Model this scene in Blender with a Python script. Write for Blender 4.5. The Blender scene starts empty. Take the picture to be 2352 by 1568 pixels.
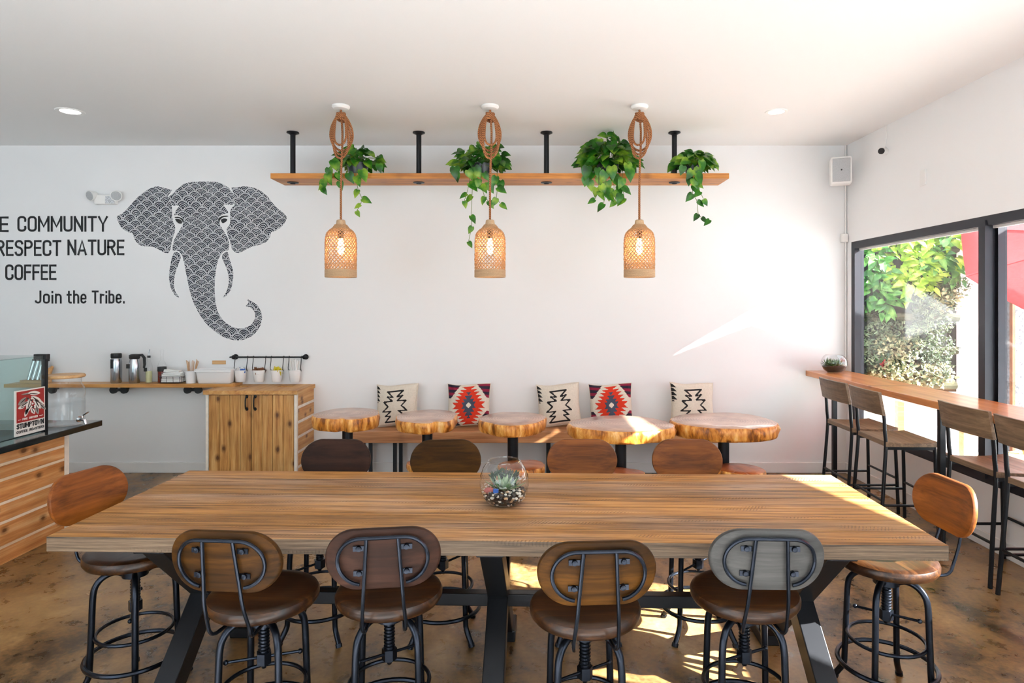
import bpy, bmesh, math, random
from mathutils import Vector, Matrix, Euler
from mathutils.geometry import tessellate_polygon
PI = math.pi
R = math.radians
rng = random.Random(7)
scene = bpy.context.scene
COL = scene.collection

# ------------------------------------------------------------------ camera model
F, PX, PY, H = 1480.0, 1217.0, 700.0, 1.6       # focal length and vanishing point in pixels, eye height


def at(px, py, Y):
    """room point at depth Y that the photograph shows at (px, py)"""
    return Vector(((px - PX) * Y / F, Y, H - (py - PY) * Y / F))


cd = bpy.data.cameras.new('camera')
cam = bpy.data.objects.new('camera', cd)
COL.objects.link(cam)
cam.location = (0, 0, H)
cam.rotation_euler = (PI / 2, 0, 0)
cd.sensor_width = 36
cd.lens = 36 * F / 2352
cd.shift_x = (1176 - PX) / 2352
cd.shift_y = (PY - 784) / 2352
cd.clip_start = 0.05
scene.camera = cam


# ------------------------------------------------------------------ mesh builder
class MB:
    def __init__(s):
        s.v, s.f, s.m, s.sm = [], [], [], []

    def add(s, vs, fs, mat=0, smooth=False, xf=None):
        b = len(s.v)
        for p in vs:
            p = Vector(p)
            s.v.append(xf @ p if xf else p)
        for q in fs:
            s.f.append([b + i for i in q])
            s.m.append(mat)
            s.sm.append(smooth)
        return s

    def box(s, x0, x1, y0, y1, z0, z1, mat=0, xf=None):
        vs = [(x, y, z) for z in (z0, z1) for y in (y0, y1) for x in (x0, x1)]
        fs = [(0, 2, 3, 1), (4, 5, 7, 6), (0, 1, 5, 4), (2, 6, 7, 3), (0, 4, 6, 2), (1, 3, 7, 5)]
        return s.add(vs, fs, mat, False, xf)

    def cbox(s, c, d, mat=0, rot=None):
        xf = Matrix.Translation(c) @ (rot.to_matrix().to_4x4() if rot else Matrix())
        return s.box(-d[0] / 2, d[0] / 2, -d[1] / 2, d[1] / 2, -d[2] / 2, d[2] / 2, mat, xf)

    def beam(s, a, b, w, h, up=(0, 0, 1), mat=0):
        """square bar from a to b"""
        a, b = Vector(a), Vector(b)
        d = (b - a).normalized()
        u = Vector(up)
        x = d.cross(u)
        if x.length < 1e-4:
            x = d.cross(Vector((1, 0, 0)))
        x.normalize()
        y = x.cross(d)
        vs = [p + x * sx * w / 2 + y * sy * h / 2 for p in (a, b) for sy in (-1, 1) for sx in (-1, 1)]
        fs = [(0, 1, 3, 2), (4, 6, 7, 5), (0, 4, 5, 1), (2, 3, 7, 6), (0, 2, 6, 4), (1, 5, 7, 3)]
        return s.add(vs, fs, mat)

    def tube(s, pts, r, seg=8, closed=False, mat=0, cap=True):
        pts = [Vector(p) for p in pts]
        n = len(pts)
        rs = r if isinstance(r, (list, tuple)) else [r] * n
        tans = []
        for i in range(n):
            if closed:
                t = pts[(i + 1) % n] - pts[i - 1]
            else:
                t = pts[min(i + 1, n - 1)] - pts[max(i - 1, 0)]
            tans.append(t.normalized())
        ref = Vector((0, 0, 1))
        if abs(tans[0].dot(ref)) > .9:
            ref = Vector((1, 0, 0))
        nrm = (ref - tans[0] * ref.dot(tans[0])).normalized()
        vs = []
        for i in range(n):
            t = tans[i]
            nrm = nrm - t * nrm.dot(t)
            if nrm.length < 1e-5:
                nrm = t.orthogonal()
            nrm.normalize()
            bn = t.cross(nrm)
            for k in range(seg):
                a = 2 * PI * k / seg
                vs.append(pts[i] + (nrm * math.cos(a) + bn * math.sin(a)) * rs[i])
        fs = []
        m = n if closed else n - 1
        for i in range(m):
            j = (i + 1) % n
            for k in range(seg):
                l = (k + 1) % seg
                fs.append((i * seg + k, i * seg + l, j * seg + l, j * seg + k))
        s.add(vs, fs, mat, True)
        if cap and not closed:
            s.add(vs[:seg], [tuple(range(seg - 1, -1, -1))], mat)
            s.add(vs[-seg:], [tuple(range(seg))], mat)
        return s

    def lathe(s, prof, seg=32, c=(0, 0, 0), mat=0, smooth=True, xf=None, sx=1, sy=1):
        """prof = [(r, z)...] turned about z"""
        vs, fs = [], []
        ring = []
        for (r, z) in prof:
            if r < 1e-6:
                ring.append((len(vs), 1))
                vs.append((c[0], c[1], c[2] + z))
            else:
                ring.append((len(vs), seg))
                for k in range(seg):
                    a = 2 * PI * k / seg
                    vs.append((c[0] + r * math.cos(a) * sx, c[1] + r * math.sin(a) * sy, c[2] + z))
        for (b0, n0), (b1, n1) in zip(ring, ring[1:]):
            for k in range(seg):
                l = (k + 1) % seg
                if n0 == 1 and n1 == 1:
                    continue
                if n0 == 1:
                    fs.append((b0, b1 + k, b1 + l))
                elif n1 == 1:
                    fs.append((b0 + k, b0 + l, b1))
                else:
                    fs.append((b0 + k, b0 + l, b1 + l, b1 + k))
        return s.add(vs, fs, mat, smooth, xf)

    def cyl(s, a, b, r, seg=16, mat=0):
        return s.tube([a, b], r, seg, False, mat)

    def ball(s, c, r, seg=12, rows=8, mat=0, sc=(1, 1, 1), xf=None):
        prof = [(max(0, r * math.sin(PI * i / rows)), -r * math.cos(PI * i / rows)) for i in range(rows + 1)]
        prof[0] = (0, -r)
        prof[-1] = (0, r)
        mm = Matrix.Translation(c) @ Matrix.Diagonal((sc[0], sc[1], sc[2], 1))
        return s.lathe(prof, seg, mat=mat, xf=(xf @ mm) if xf else mm)

    def prism(s, poly, y0, y1, mat=0, side=None, xf=None):
        """poly = [(x, z)...] extruded along y from y0 (front) to y1"""
        n = len(poly)
        vs = [(x, y0, z) for x, z in poly] + [(x, y1, z) for x, z in poly]
        tri = tessellate_polygon([[Vector((x, z, 0)) for x, z in poly]])
        s.add(vs, [tuple(t) for t in tri] + [tuple(n + i for i in reversed(t)) for t in tri], mat, False, xf)
        s.add(vs, [(i, (i + 1) % n, n + (i + 1) % n, n + i) for i in range(n)], mat if side is None else side, False, xf)
        return s

    def build(s, name, mats, parent=None, bevel=0, recalc=True, loc=None, rot=None, angle=35, subsurf=0):
        me = bpy.data.meshes.new(name)
        me.from_pydata([tuple(v) for v in s.v], [], s.f)
        if not isinstance(mats, (list, tuple)):
            mats = [mats]
        for m in mats:
            me.materials.append(m)
        me.polygons.foreach_set('material_index', s.m)
        me.polygons.foreach_set('use_smooth', [bool(x) for x in s.sm])
        if recalc:
            bm = bmesh.new()
            bm.from_mesh(me)
            bmesh.ops.remove_doubles(bm, verts=bm.verts, dist=1e-5)
            bmesh.ops.recalc_face_normals(bm, faces=bm.faces)
            bm.to_mesh(me)
            bm.free()
        if any(s.sm):
            me.set_sharp_from_angle(angle=R(angle))
        me.update()
        o = bpy.data.objects.new(name, me)
        COL.objects.link(o)
        if parent:
            o.parent = parent
        if loc:
            o.location = loc
        if rot:
            o.rotation_euler = rot
        if bevel:
            b = o.modifiers.new('bevel', 'BEVEL')
            b.width = bevel
            b.segments = 2
            b.limit_method = 'ANGLE'
            b.angle_limit = R(40)
        if subsurf:
            b = o.modifiers.new('sub', 'SUBSURF')
            b.levels = b.render_levels = subsurf
        return o


def cr(pts, n=5):
    """smooth path through pts"""
    P = [Vector(p) for p in pts]
    P = [P[0] * 2 - P[1]] + P + [P[-1] * 2 - P[-2]]
    out = []
    for i in range(1, len(P) - 2):
        a, b, c, d = P[i - 1:i + 3]
        for k in range(n):
            t = k / n
            out.append(.5 * ((2 * b) + (c - a) * t + (2 * a - 5 * b + 4 * c - d) * t * t + (3 * b - a - 3 * c + d) * t ** 3))
    out.append(P[-2])
    return out


def tag(o, label, cat, group=None, kind=None):
    o['label'] = label
    o['category'] = cat
    if group:
        o['group'] = group
    if kind:
        o['kind'] = kind
    return o


def thing(name, label, cat, loc=(0, 0, 0), rz=0, group=None, rot=None):
    o = bpy.data.objects.new(name, None)
    o.empty_display_size = .1
    COL.objects.link(o)
    o.location = loc
    o.rotation_euler = rot if rot else (0, 0, rz)
    return tag(o, label, cat, group)


def dup(root, loc, rz=0, label=None, group=None, scale=None, rot=None):
    r = root.copy()
    COL.objects.link(r)
    r.location = loc
    r.rotation_euler = rot if rot else (0, 0, rz)
    if scale:
        r.scale = scale
    if label:
        r['label'] = label
    if group:
        r['group'] = group
    for ch in list(root.children):
        c = ch.copy()
        COL.objects.link(c)
        c.parent = r
        for g in list(ch.children):
            d = g.copy()
            COL.objects.link(d)
            d.parent = c
    return r


def struct(o):
    o['kind'] = 'structure'
    return o


# ------------------------------------------------------------------ materials
def srgb(r, g, b):
    def c(x):
        x /= 255
        return x / 12.92 if x <= .04045 else ((x + .055) / 1.055) ** 2.4
    return (c(r), c(g), c(b), 1)


class NT:
    def __init__(s, name):
        s.mat = bpy.data.materials.new(name)
        s.mat.use_nodes = True
        s.t = s.mat.node_tree
        s.b = s.t.nodes['Principled BSDF']
        s.out = s.t.nodes['Material Output']

    def n(s, typ, **kw):
        x = s.t.nodes.new(typ)
        for k, v in kw.items():
            setattr(x, k, v)
        return x

    def l(s, a, b):
        s.t.links.new(a, b)

    def val(s, sock, v):
        if hasattr(v, 'is_linked'):
            s.l(v, sock)
        else:
            sock.default_value = v

    def math(s, op, a, b=0.0, c=None):
        x = s.n('ShaderNodeMath', operation=op)
        s.val(x.inputs[0], a)
        s.val(x.inputs[1], b)
        if c is not None:
            s.val(x.inputs[2], c)
        return x.outputs[0]

    def coord(s, scale=(1, 1, 1), kind='Object', rnd=True):
        tc = s.n('ShaderNodeTexCoord')
        mp = s.n('ShaderNodeMapping')
        mp.inputs['Scale'].default_value = scale
        src = tc.outputs[kind]
        if rnd:
            oi = s.n('ShaderNodeObjectInfo')
            ad = s.n('ShaderNodeVectorMath', operation='MULTIPLY_ADD')
            cb = s.n('ShaderNodeCombineXYZ')
            for i in range(3):
                s.l(oi.outputs['Random'], cb.inputs[i])
            s.l(cb.outputs[0], ad.inputs[0])
            ad.inputs[1].default_value = (7.3, 3.1, 5.7)
            s.l(src, ad.inputs[2])
            src = ad.outputs[0]
        s.l(src, mp.inputs[0])
        return mp.outputs[0]

    def noise(s, vec, scale, detail=4, rough=.55, dist=0.0):
        x = s.n('ShaderNodeTexNoise')
        s.l(vec, x.inputs['Vector'])
        x.inputs['Scale'].default_value = scale
        x.inputs['Detail'].default_value = detail
        x.inputs['Roughness'].default_value = rough
        x.inputs['Distortion'].default_value = dist
        return x.outputs['Fac']

    def ramp(s, fac, stops, interp='LINEAR'):
        x = s.n('ShaderNodeValToRGB')
        s.l(fac, x.inputs[0])
        el = x.color_ramp.elements
        x.color_ramp.interpolation = interp
        while len(el) < len(stops):
            el.new(.5)
        for e, (p, c) in zip(el, stops):
            e.position = p
            e.color = c
        return x.outputs[0]

    def mix(s, fac, a, b, mode='MIX'):
        x = s.n('ShaderNodeMix', data_type='RGBA', blend_type=mode)
        s.val(x.inputs[0], fac)
        s.val(x.inputs[6], a)
        s.val(x.inputs[7], b)
        return x.outputs[2]

    def bump(s, h, strength=.3, dist=.01):
        x = s.n('ShaderNodeBump')
        x.inputs['Strength'].default_value = strength
        x.inputs['Distance'].default_value = dist
        s.l(h, x.inputs['Height'])
        s.l(x.outputs[0], s.b.inputs['Normal'])

    def set(s, **kw):
        for k, v in kw.items():
            s.val(s.b.inputs[k.replace('_', ' ')], v)
        return s


def plain(name, rgb, rough=.5, metal=0, spec=.5, noise=0, emit=None, bump=0, bscale=60):
    m = NT(name)
    c = srgb(*rgb)
    m.set(Base_Color=c, Roughness=rough, Metallic=metal)
    m.b.inputs['Specular IOR Level'].default_value = spec
    v = m.coord()
    if noise:
        f = m.noise(v, bscale / 3, 3)
        d = tuple(x * (1 - noise) for x in c[:3]) + (1,)
        u = tuple(min(1, x * (1 + noise)) for x in c[:3]) + (1,)
        m.l(m.ramp(f, [(.3, d), (.7, u)]), m.b.inputs['Base Color'])
    if bump:
        m.bump(m.noise(v, bscale, 3), bump, .004)
    if emit:
        m.b.inputs['Emission Color'].default_value = c
        m.b.inputs['Emission Strength'].default_value = emit
    return m.mat


def wood(name, dark, mid, light, axis='X', rough=.45, grain=1.0, knots=0.0, bump=.15, blotch=.35, spec=.5, rnd=True, saw=0.0, coat=0.0):
    m = NT(name)
    long = .7
    sc = {'X': (long, 14, 14), 'Y': (14, long, 14), 'Z': (14, 14, long)}[axis]
    v = m.coord(sc, rnd=rnd)
    warp = m.noise(m.coord((1, 1, 1), rnd=rnd), 3.0, 2)
    g1 = m.noise(v, 2.2 * grain, 8, .62, .6)
    fine = m.noise(v, 11 * grain, 3, .6)
    g = m.math('ADD', m.math('MULTIPLY', g1, .72), m.math('MULTIPLY', fine, .28))
    col = m.ramp(g, [(.33, srgb(*dark)), (.5, srgb(*mid)), (.66, srgb(*light))])
    big = m.ramp(warp, [(.3, (1 - blotch, 1 - blotch, 1 - blotch, 1)), (.7, (1, 1, 1, 1))])
    col = m.mix(1.0, col, big, 'MULTIPLY')
    if knots:
        # knots: rounded spots scattered over the face, seen along the face's own two axes
        sp = m.n('ShaderNodeSeparateXYZ')
        m.l(m.coord((1, 1, 1), rnd=rnd), sp.inputs[0])
        cb = m.n('ShaderNodeCombineXYZ')
        iu, iv = {'X': (0, 1), 'Y': (1, 2), 'Z': (2, 0)}[axis]
        m.l(m.math('MULTIPLY', sp.outputs[iu], 3.6), cb.inputs[0])
        m.l(m.math('MULTIPLY', sp.outputs[iv], 5.5), cb.inputs[1])
        vo = m.n('ShaderNodeTexVoronoi', voronoi_dimensions='2D')
        m.l(cb.outputs[0], vo.inputs['Vector'])
        vo.inputs['Scale'].default_value = 1.0
        wob = m.math('ADD', vo.outputs['Distance'], m.math('MULTIPLY', m.math('SUBTRACT', fine, .5), .12))
        k = m.ramp(wob, [(0.05, (1, 1, 1, 1)), (.085, (.55, .55, .55, 1)), (.17, (0, 0, 0, 1))])
        kd = tuple(x * .35 for x in srgb(*dark)[:3]) + (1,)
        col = m.mix(m.math('MULTIPLY', k, knots), col, kd)
    h = g
    if saw:
        wv = m.n('ShaderNodeTexWave', wave_type='BANDS', bands_direction='X')
        m.l(m.coord((1, .55, 1), rnd=rnd), wv.inputs['Vector'])
        wv.inputs['Scale'].default_value = 22
        wv.inputs['Distortion'].default_value = 1.5
        msk = m.ramp(m.noise(m.coord((.9, 7, 7), rnd=rnd), 2.0, 2), [(.56, (0, 0, 0, 1)), (.66, (1, 1, 1, 1))])
        sm = m.math('MULTIPLY', m.math('MULTIPLY', wv.outputs['Fac'], msk), saw)
        col = m.mix(sm, col, srgb(*dark))
        h = m.math('SUBTRACT', g, sm)
    m.l(col, m.b.inputs['Base Color'])
    m.set(Roughness=rough)
    m.b.inputs['Specular IOR Level'].default_value = spec
    if coat:
        m.b.inputs['Coat Weight'].default_value = coat
        m.b.inputs['Coat Roughness'].default_value = .15
    if bump:
        m.bump(h, bump, .004)
    return m.mat


def clear_glass(name, tint=(1, 1, 1), refl=1.0, base=.035):
    """thin sheet of glass: lets light through and mirrors at grazing angles"""
    m = NT(name)
    m.t.nodes.remove(m.b)
    tr = m.n('ShaderNodeBsdfTransparent')
    tr.inputs[0].default_value = (*tint, 1)
    gl = m.n('ShaderNodeBsdfGlossy')
    gl.inputs['Roughness'].default_value = .02
    lw = m.n('ShaderNodeLayerWeight')
    lw.inputs[0].default_value = .5
    fr = m.math('ADD', m.math('MULTIPLY', m.math('POWER', lw.outputs['Facing'], 4.0), .8), base)
    mx = m.n('ShaderNodeMixShader')
    m.l(m.math('MULTIPLY', fr, refl), mx.inputs[0])
    m.l(tr.outputs[0], mx.inputs[1])
    m.l(gl.outputs[0], mx.inputs[2])
    m.l(mx.outputs[0], m.out.inputs[0])
    return m.mat


def emitter(name, rgb, strength):
    m = NT(name)
    m.t.nodes.remove(m.b)
    e = m.n('ShaderNodeEmission')
    e.inputs[0].default_value = srgb(*rgb)
    e.inputs[1].default_value = strength
    m.l(e.outputs[0], m.out.inputs[0])
    return m.mat


def leafmat(name, dark, mid, light, rough=.35, trans=.25, scale=14):
    m = NT(name)
    v = m.coord()
    f = m.noise(v, scale, 3)
    col = m.ramp(f, [(.32, srgb(*dark)), (.5, srgb(*mid)), (.68, srgb(*light))])
    m.l(col, m.b.inputs['Base Color'])
    m.set(Roughness=rough)
    tl = m.n('ShaderNodeBsdfTranslucent')
    m.l(col, tl.inputs[0])
    mx = m.n('ShaderNodeMixShader')
    mx.inputs[0].default_value = trans
    m.l(m.b.outputs[0], mx.inputs[1])
    m.l(tl.outputs[0], mx.inputs[2])
    m.l(mx.outputs[0], m.out.inputs[0])
    return m.mat


M = {}
M['wall'] = plain('white_wall_paint', (236, 237, 238), .55, bump=.02, bscale=90)
M['ceiling'] = plain('white_ceiling_paint', (236, 237, 237), .7, bump=.03, bscale=120)
M['trim'] = plain('white_trim_paint', (232, 232, 231), .45)
M['white'] = plain('white_plastic', (238, 238, 236), .4)
M['enamel'] = plain('white_enamel', (240, 241, 242), .25)
M['black_metal'] = plain('black_metal', (30, 32, 36), .38, .6, bump=.02)
M['stool_metal'] = plain('gunmetal', (36, 41, 50), .28, .85, noise=.2)
M['black_matte'] = plain('black_matte', (20, 21, 23), .55)
M['frame'] = plain('dark_window_frame', (38, 40, 48), .45, .3)
M['chrome'] = plain('chrome', (215, 218, 222), .12, 1)
M['steel'] = plain('brushed_steel', (180, 184, 190), .22, 1)
M['grey_grille'] = plain('grey_grille', (178, 181, 184), .6, noise=.1, bscale=400)
M['granite'] = plain('black_granite', (20, 26, 28), .12, noise=.5, bscale=500)
M['glass'] = clear_glass('clear_glass')
M['case_glass'] = clear_glass('case_glass', (.86, .93, .92))
M['pane'] = clear_glass('window_glass', (.97, .985, .98))
M['bowl_glass'] = clear_glass('bowl_glass', (.95, .97, .98), 1.5, .05)


def table_mat():
    m = NT('weathered_table_wood')
    v = m.coord((.55, 20, 20), rnd=False)
    g1 = m.noise(v, 2.4, 9, .68, .5)
    fine = m.noise(m.coord((1.6, 60, 60), rnd=False), 3.5, 4, .7)
    g = m.math('ADD', m.math('MULTIPLY', g1, .62), m.math('MULTIPLY', fine, .38))
    col = m.ramp(g, [(.34, srgb(56, 34, 16)), (.43, srgb(118, 80, 40)), (.53, srgb(166, 118, 64)), (.66, srgb(204, 156, 94))])
    sp = m.n('ShaderNodeSeparateXYZ')
    m.l(m.coord((1, 1, 1), rnd=False), sp.inputs[0])
    row = m.math('FLOOR', m.math('MULTIPLY', m.math('ADD', sp.outputs[1], .4685), 7 / .937))
    wn = m.n('ShaderNodeTexWhiteNoise', noise_dimensions='1D')
    m.l(row, wn.inputs['W'])
    col = m.mix(1.0, col, m.ramp(wn.outputs[0], [(0, (.80, .78, .76, 1)), (1, (1.08, 1.04, 1.0, 1))]), 'MULTIPLY')
    # greyed, weathered areas
    gz = m.ramp(m.noise(m.coord((.5, 3, 3), rnd=False), 2.0, 3), [(.45, (0, 0, 0, 1)), (.65, (1, 1, 1, 1))])
    hs = m.n('ShaderNodeHueSaturation')
    hs.inputs['Saturation'].default_value = .55
    m.l(col, hs.inputs['Color'])
    col = m.mix(m.math('MULTIPLY', gz, .6), col, hs.outputs[0])
    # old saw marks: short slanted cuts in bands
    wv = m.n('ShaderNodeTexWave', wave_type='BANDS', bands_direction='X')
    mp = m.n('ShaderNodeMapping')
    mp.inputs['Rotation'].default_value = (0, 0, R(28))
    m.l(m.coord((1, 1, 1), rnd=False), mp.inputs[0])
    m.l(mp.outputs[0], wv.inputs['Vector'])
    wv.inputs['Scale'].default_value = 26
    wv.inputs['Distortion'].default_value = 2.0
    msk = m.ramp(m.noise(m.coord((1.1, 9, 9), rnd=False), 2.2, 2), [(.61, (0, 0, 0, 1)), (.67, (1, 1, 1, 1))])
    sm = m.math('MULTIPLY', m.math('MULTIPLY', m.math('POWER', wv.outputs['Fac'], 3.0), msk), .65)
    col = m.mix(sm, col, srgb(84, 56, 34))
    # knots and nicks
    vo = m.n('ShaderNodeTexVoronoi')
    m.l(m.coord((1.6, 7, 7), rnd=False), vo.inputs['Vector'])
    vo.inputs['Scale'].default_value = 1.0
    k = m.ramp(vo.outputs['Distance'], [(.03, (1, 1, 1, 1)), (.09, (0, 0, 0, 1))])
    col = m.mix(m.math('MULTIPLY', k, .6), col, srgb(52, 34, 24))
    # sides: worn grey edges, colour also darkened to imitate the weak front light
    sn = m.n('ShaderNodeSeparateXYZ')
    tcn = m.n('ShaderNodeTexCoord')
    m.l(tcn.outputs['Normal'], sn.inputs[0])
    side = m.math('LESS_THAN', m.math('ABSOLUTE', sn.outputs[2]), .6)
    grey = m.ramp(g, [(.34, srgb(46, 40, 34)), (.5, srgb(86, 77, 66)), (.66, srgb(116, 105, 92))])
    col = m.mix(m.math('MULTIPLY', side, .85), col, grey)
    m.l(col, m.b.inputs['Base Color'])
    m.set(Roughness=.5)
    m.b.inputs['Specular IOR Level'].default_value = .22
    m.bump(m.math('SUBTRACT', g, sm), .5, .005)
    return m.mat


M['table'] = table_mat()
M['seat'] = wood('stained_seat_wood', (18, 9, 4), (46, 25, 10), (86, 52, 22), 'X', .34, 1.1, 0, .12, .35, spec=.35, coat=.08)
M['back'] = wood('stained_back_wood', (74, 37, 10), (120, 64, 18), (146, 84, 28), 'X', .5, .6, 0, .05, .3, spec=.25)
M['back_dark'] = wood('dark_back_wood', (28, 16, 11), (47, 28, 20), (66, 41, 30), 'X', .6, .6, 0, .05, .3, spec=.14)
M['back_sheen'] = wood('sheen_grey_back_wood', (42, 41, 40), (66, 65, 63), (86, 84, 81), 'X', .5, .6, 0, .05, .2, spec=.3)  # grey puts the gloss sheen of this back into its colour
M['back_olive'] = wood('olive_back_wood', (30, 17, 4), (60, 35, 6), (88, 54, 12), 'X', .6, .6, 0, .05, .3, spec=.12)
M['bar_wood'] = wood('grey_brown_bar_wood', (84, 66, 48), (124, 100, 76), (156, 130, 102), 'X', .45, .9, 0, .1, .25)
M['counter_wood'] = wood('orange_counter_wood', (176, 104, 54), (208, 134, 76), (226, 160, 102), 'Y', .3, .6, .6, .05, .15, coat=.3)
M['shelf_wood'] = wood('honey_shelf_wood', (150, 88, 30), (196, 126, 50), (218, 156, 80), 'X', .45, .6, .4, .1, .2)
M['ledge_wood'] = wood('ledge_wood', (176, 118, 54), (208, 150, 80), (224, 176, 108), 'X', .4, .6, .2, .08, .2)
M['cedar_v'] = wood('knotty_pine_upright', (152, 92, 40), (206, 150, 82), (234, 190, 126), 'Z', .45, .8, 1.0, .1, .35)
M['cedar_h'] = wood('knotty_pine_flat', (164, 104, 50), (204, 150, 84), (226, 180, 118), 'Y', .5, .5, .9, .1, .15)
M['front_wood'] = wood('cedar_counter_front', (180, 112, 56), (222, 156, 92), (242, 196, 140), 'Y', .5, .6, 1.0, .1, .3)
M['front_pale'] = wood('pale_sapwood', (216, 186, 150), (236, 214, 184), (244, 228, 206), 'Y', .5, .5, 0, .1, .1)
M['bench_wood'] = wood('bench_wood', (150, 96, 56), (190, 132, 84), (212, 160, 112), 'X', .45, .7, .5, .1, .2)
M['sap'] = plain('pale_wood_strip', (232, 224, 210), .55, noise=.08)
M['tan_wood'] = wood('tan_lid_wood', (180, 130, 80), (206, 160, 106), (222, 184, 136), 'X', .5, .8, 0, .05, .1)
M['paper'] = plain('white_paper', (240, 240, 238), .8, bump=.1, bscale=30)
M['black_paint'] = plain('black_wall_paint', (22, 25, 28), .6)
M['dark_pot'] = plain('dark_pot_plastic', (34, 44, 50), .3)
M['soil'] = plain('potting_soil', (40, 30, 24), .9, noise=.4, bump=.5, bscale=80)
M['leaf'] = leafmat('pothos_leaf', (14, 58, 12), (46, 116, 22), (150, 184, 56), .3, .22, 7)
M['vine'] = plain('vine_stem', (92, 112, 48), .6)
M['red'] = None


def fabric_red():
    m = NT('red_canvas')
    f = m.noise(m.coord(), 30, 3)
    col = m.ramp(f, [(.3, srgb(196, 46, 50)), (.7, srgb(208, 58, 62))])
    m.l(col, m.b.inputs['Base Color'])
    m.set(Roughness=.8)
    tl = m.n('ShaderNodeBsdfTranslucent')
    m.l(col, tl.inputs[0])
    mx = m.n('ShaderNodeMixShader')
    mx.inputs[0].default_value = .35
    m.l(m.b.outputs[0], mx.inputs[1])
    m.l(tl.outputs[0], mx.inputs[2])
    m.l(mx.outputs[0], m.out.inputs[0])
    return m.mat


M['red'] = fabric_red()


def floor_mat():
    m = NT('stained_concrete')
    v = m.coord((1, 1, 1), rnd=False)
    vs = m.coord((1.0, .6, 1), rnd=False)
    a = m.noise(vs, 1.7, 6, .6, .8)
    b = m.noise(v, 9, 6, .65, .4)
    c = m.noise(v, 45, 4, .6)
    k = m.math('ADD', m.math('MULTIPLY', a, .55), m.math('ADD', m.math('MULTIPLY', b, .3), m.math('MULTIPLY', c, .15)))
    col = m.ramp(k, [(.36, srgb(40, 30, 20)), (.43, srgb(80, 60, 36)), (.5, srgb(130, 99, 60)), (.6, srgb(166, 134, 88)), (.7, srgb(196, 170, 126))])
    red = m.ramp(m.noise(v, 1.1, 3), [(.45, (0, 0, 0, 1)), (.65, (1, 1, 1, 1))])
    col = m.mix(m.math('MULTIPLY', red, .3), col, m.mix(1.0, col, srgb(240, 190, 150), 'MULTIPLY'))
    m.l(col, m.b.inputs['Base Color'])
    m.l(m.ramp(b, [(.3, (.22, .22, .22, 1)), (.7, (.42, .42, .42, 1))]), m.b.inputs['Roughness'])
    m.bump(c, .05, .003)
    return m.mat


M['floor'] = floor_mat()


def scallop_mat():
    """dark rainbow arcs on white, in overlapping rows (fish-scale pattern)"""
    m = NT('scallop_paint')
    tc = m.n('ShaderNodeTexCoord')
    sp = m.n('ShaderNodeSeparateXYZ')
    nz = m.n('ShaderNodeTexNoise')
    nz.inputs['Scale'].default_value = 3.5
    nz.inputs['Detail'].default_value = 1.0
    m.l(tc.outputs['Object'], nz.inputs['Vector'])
    ad = m.n('ShaderNodeVectorMath', operation='MULTIPLY_ADD')
    m.l(nz.outputs['Color'], ad.inputs[0])
    ad.inputs[1].default_value = (.085, .085, .085)
    m.l(tc.outputs['Object'], ad.inputs[2])
    m.l(ad.outputs[0], sp.inputs[0])
    Rr, hh, ww = .060, .043, .116
    x, z = sp.outputs[0], sp.outputs[2]
    j0 = m.math('CEIL', m.math('DIVIDE', m.math('SUBTRACT', z, Rr), hh))
    res = None
    for k in (2, 1, 0):
        j = m.math('ADD', j0, float(k))
        odd = m.math('FLOORED_MODULO', j, 2.0)
        off = m.math('MULTIPLY', odd, ww / 2)
        xx = m.math('SUBTRACT', m.math('FLOORED_MODULO', m.math('SUBTRACT', x, off), ww), ww / 2)
        zz = m.math('SUBTRACT', z, m.math('MULTIPLY', j, hh))
        d = m.math('SQRT', m.math('ADD', m.math('MULTIPLY', xx, xx), m.math('MULTIPLY', zz, zz)))
        if res is None:
            res = d
        else:
            inside = m.math('LESS_THAN', d, Rr)
            res = m.math('ADD', m.math('MULTIPLY', inside, d), m.math('MULTIPLY', m.math('SUBTRACT', 1.0, inside), res))
    q = m.math('FRACT', m.math('MULTIPLY', res, 4.4 / Rr))
    fine = m.noise(tc.outputs['Object'], 14, 2)
    thr = m.math('ADD', m.math('MULTIPLY', fine, .45), .50)
    dark = m.math('MULTIPLY', m.math('LESS_THAN', q, thr), m.math('LESS_THAN', res, Rr * .955))
    c = m.mix(dark, srgb(228, 232, 236), srgb(18, 26, 44))
    m.l(c, m.b.inputs['Base Color'])
    m.set(Roughness=.6)
    return m.mat


M['scallop'] = scallop_mat()


def jute_mat(name, a, b, sc=300, trans=.0):
    m = NT(name)
    v = m.coord((1, 1, 2.5))
    f = m.noise(v, sc, 3)
    col = m.ramp(f, [(.3, srgb(*a)), (.7, srgb(*b))])
    m.l(col, m.b.inputs['Base Color'])
    m.set(Roughness=.85)
    m.bump(f, .4, .002)
    if trans:
        tl = m.n('ShaderNodeBsdfTranslucent')
        m.l(col, tl.inputs[0])
        mx = m.n('ShaderNodeMixShader')
        mx.inputs[0].default_value = trans
        m.l(m.b.outputs[0], mx.inputs[1])
        m.l(tl.outputs[0], mx.inputs[2])
        m.l(mx.outputs[0], m.out.inputs[0])
    return m.mat


M['jute'] = jute_mat('woven_jute', (176, 132, 92), (214, 176, 134), 250, .25)
M['jute_band'] = jute_mat('jute_band', (164, 132, 98), (206, 176, 140), 250)


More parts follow.
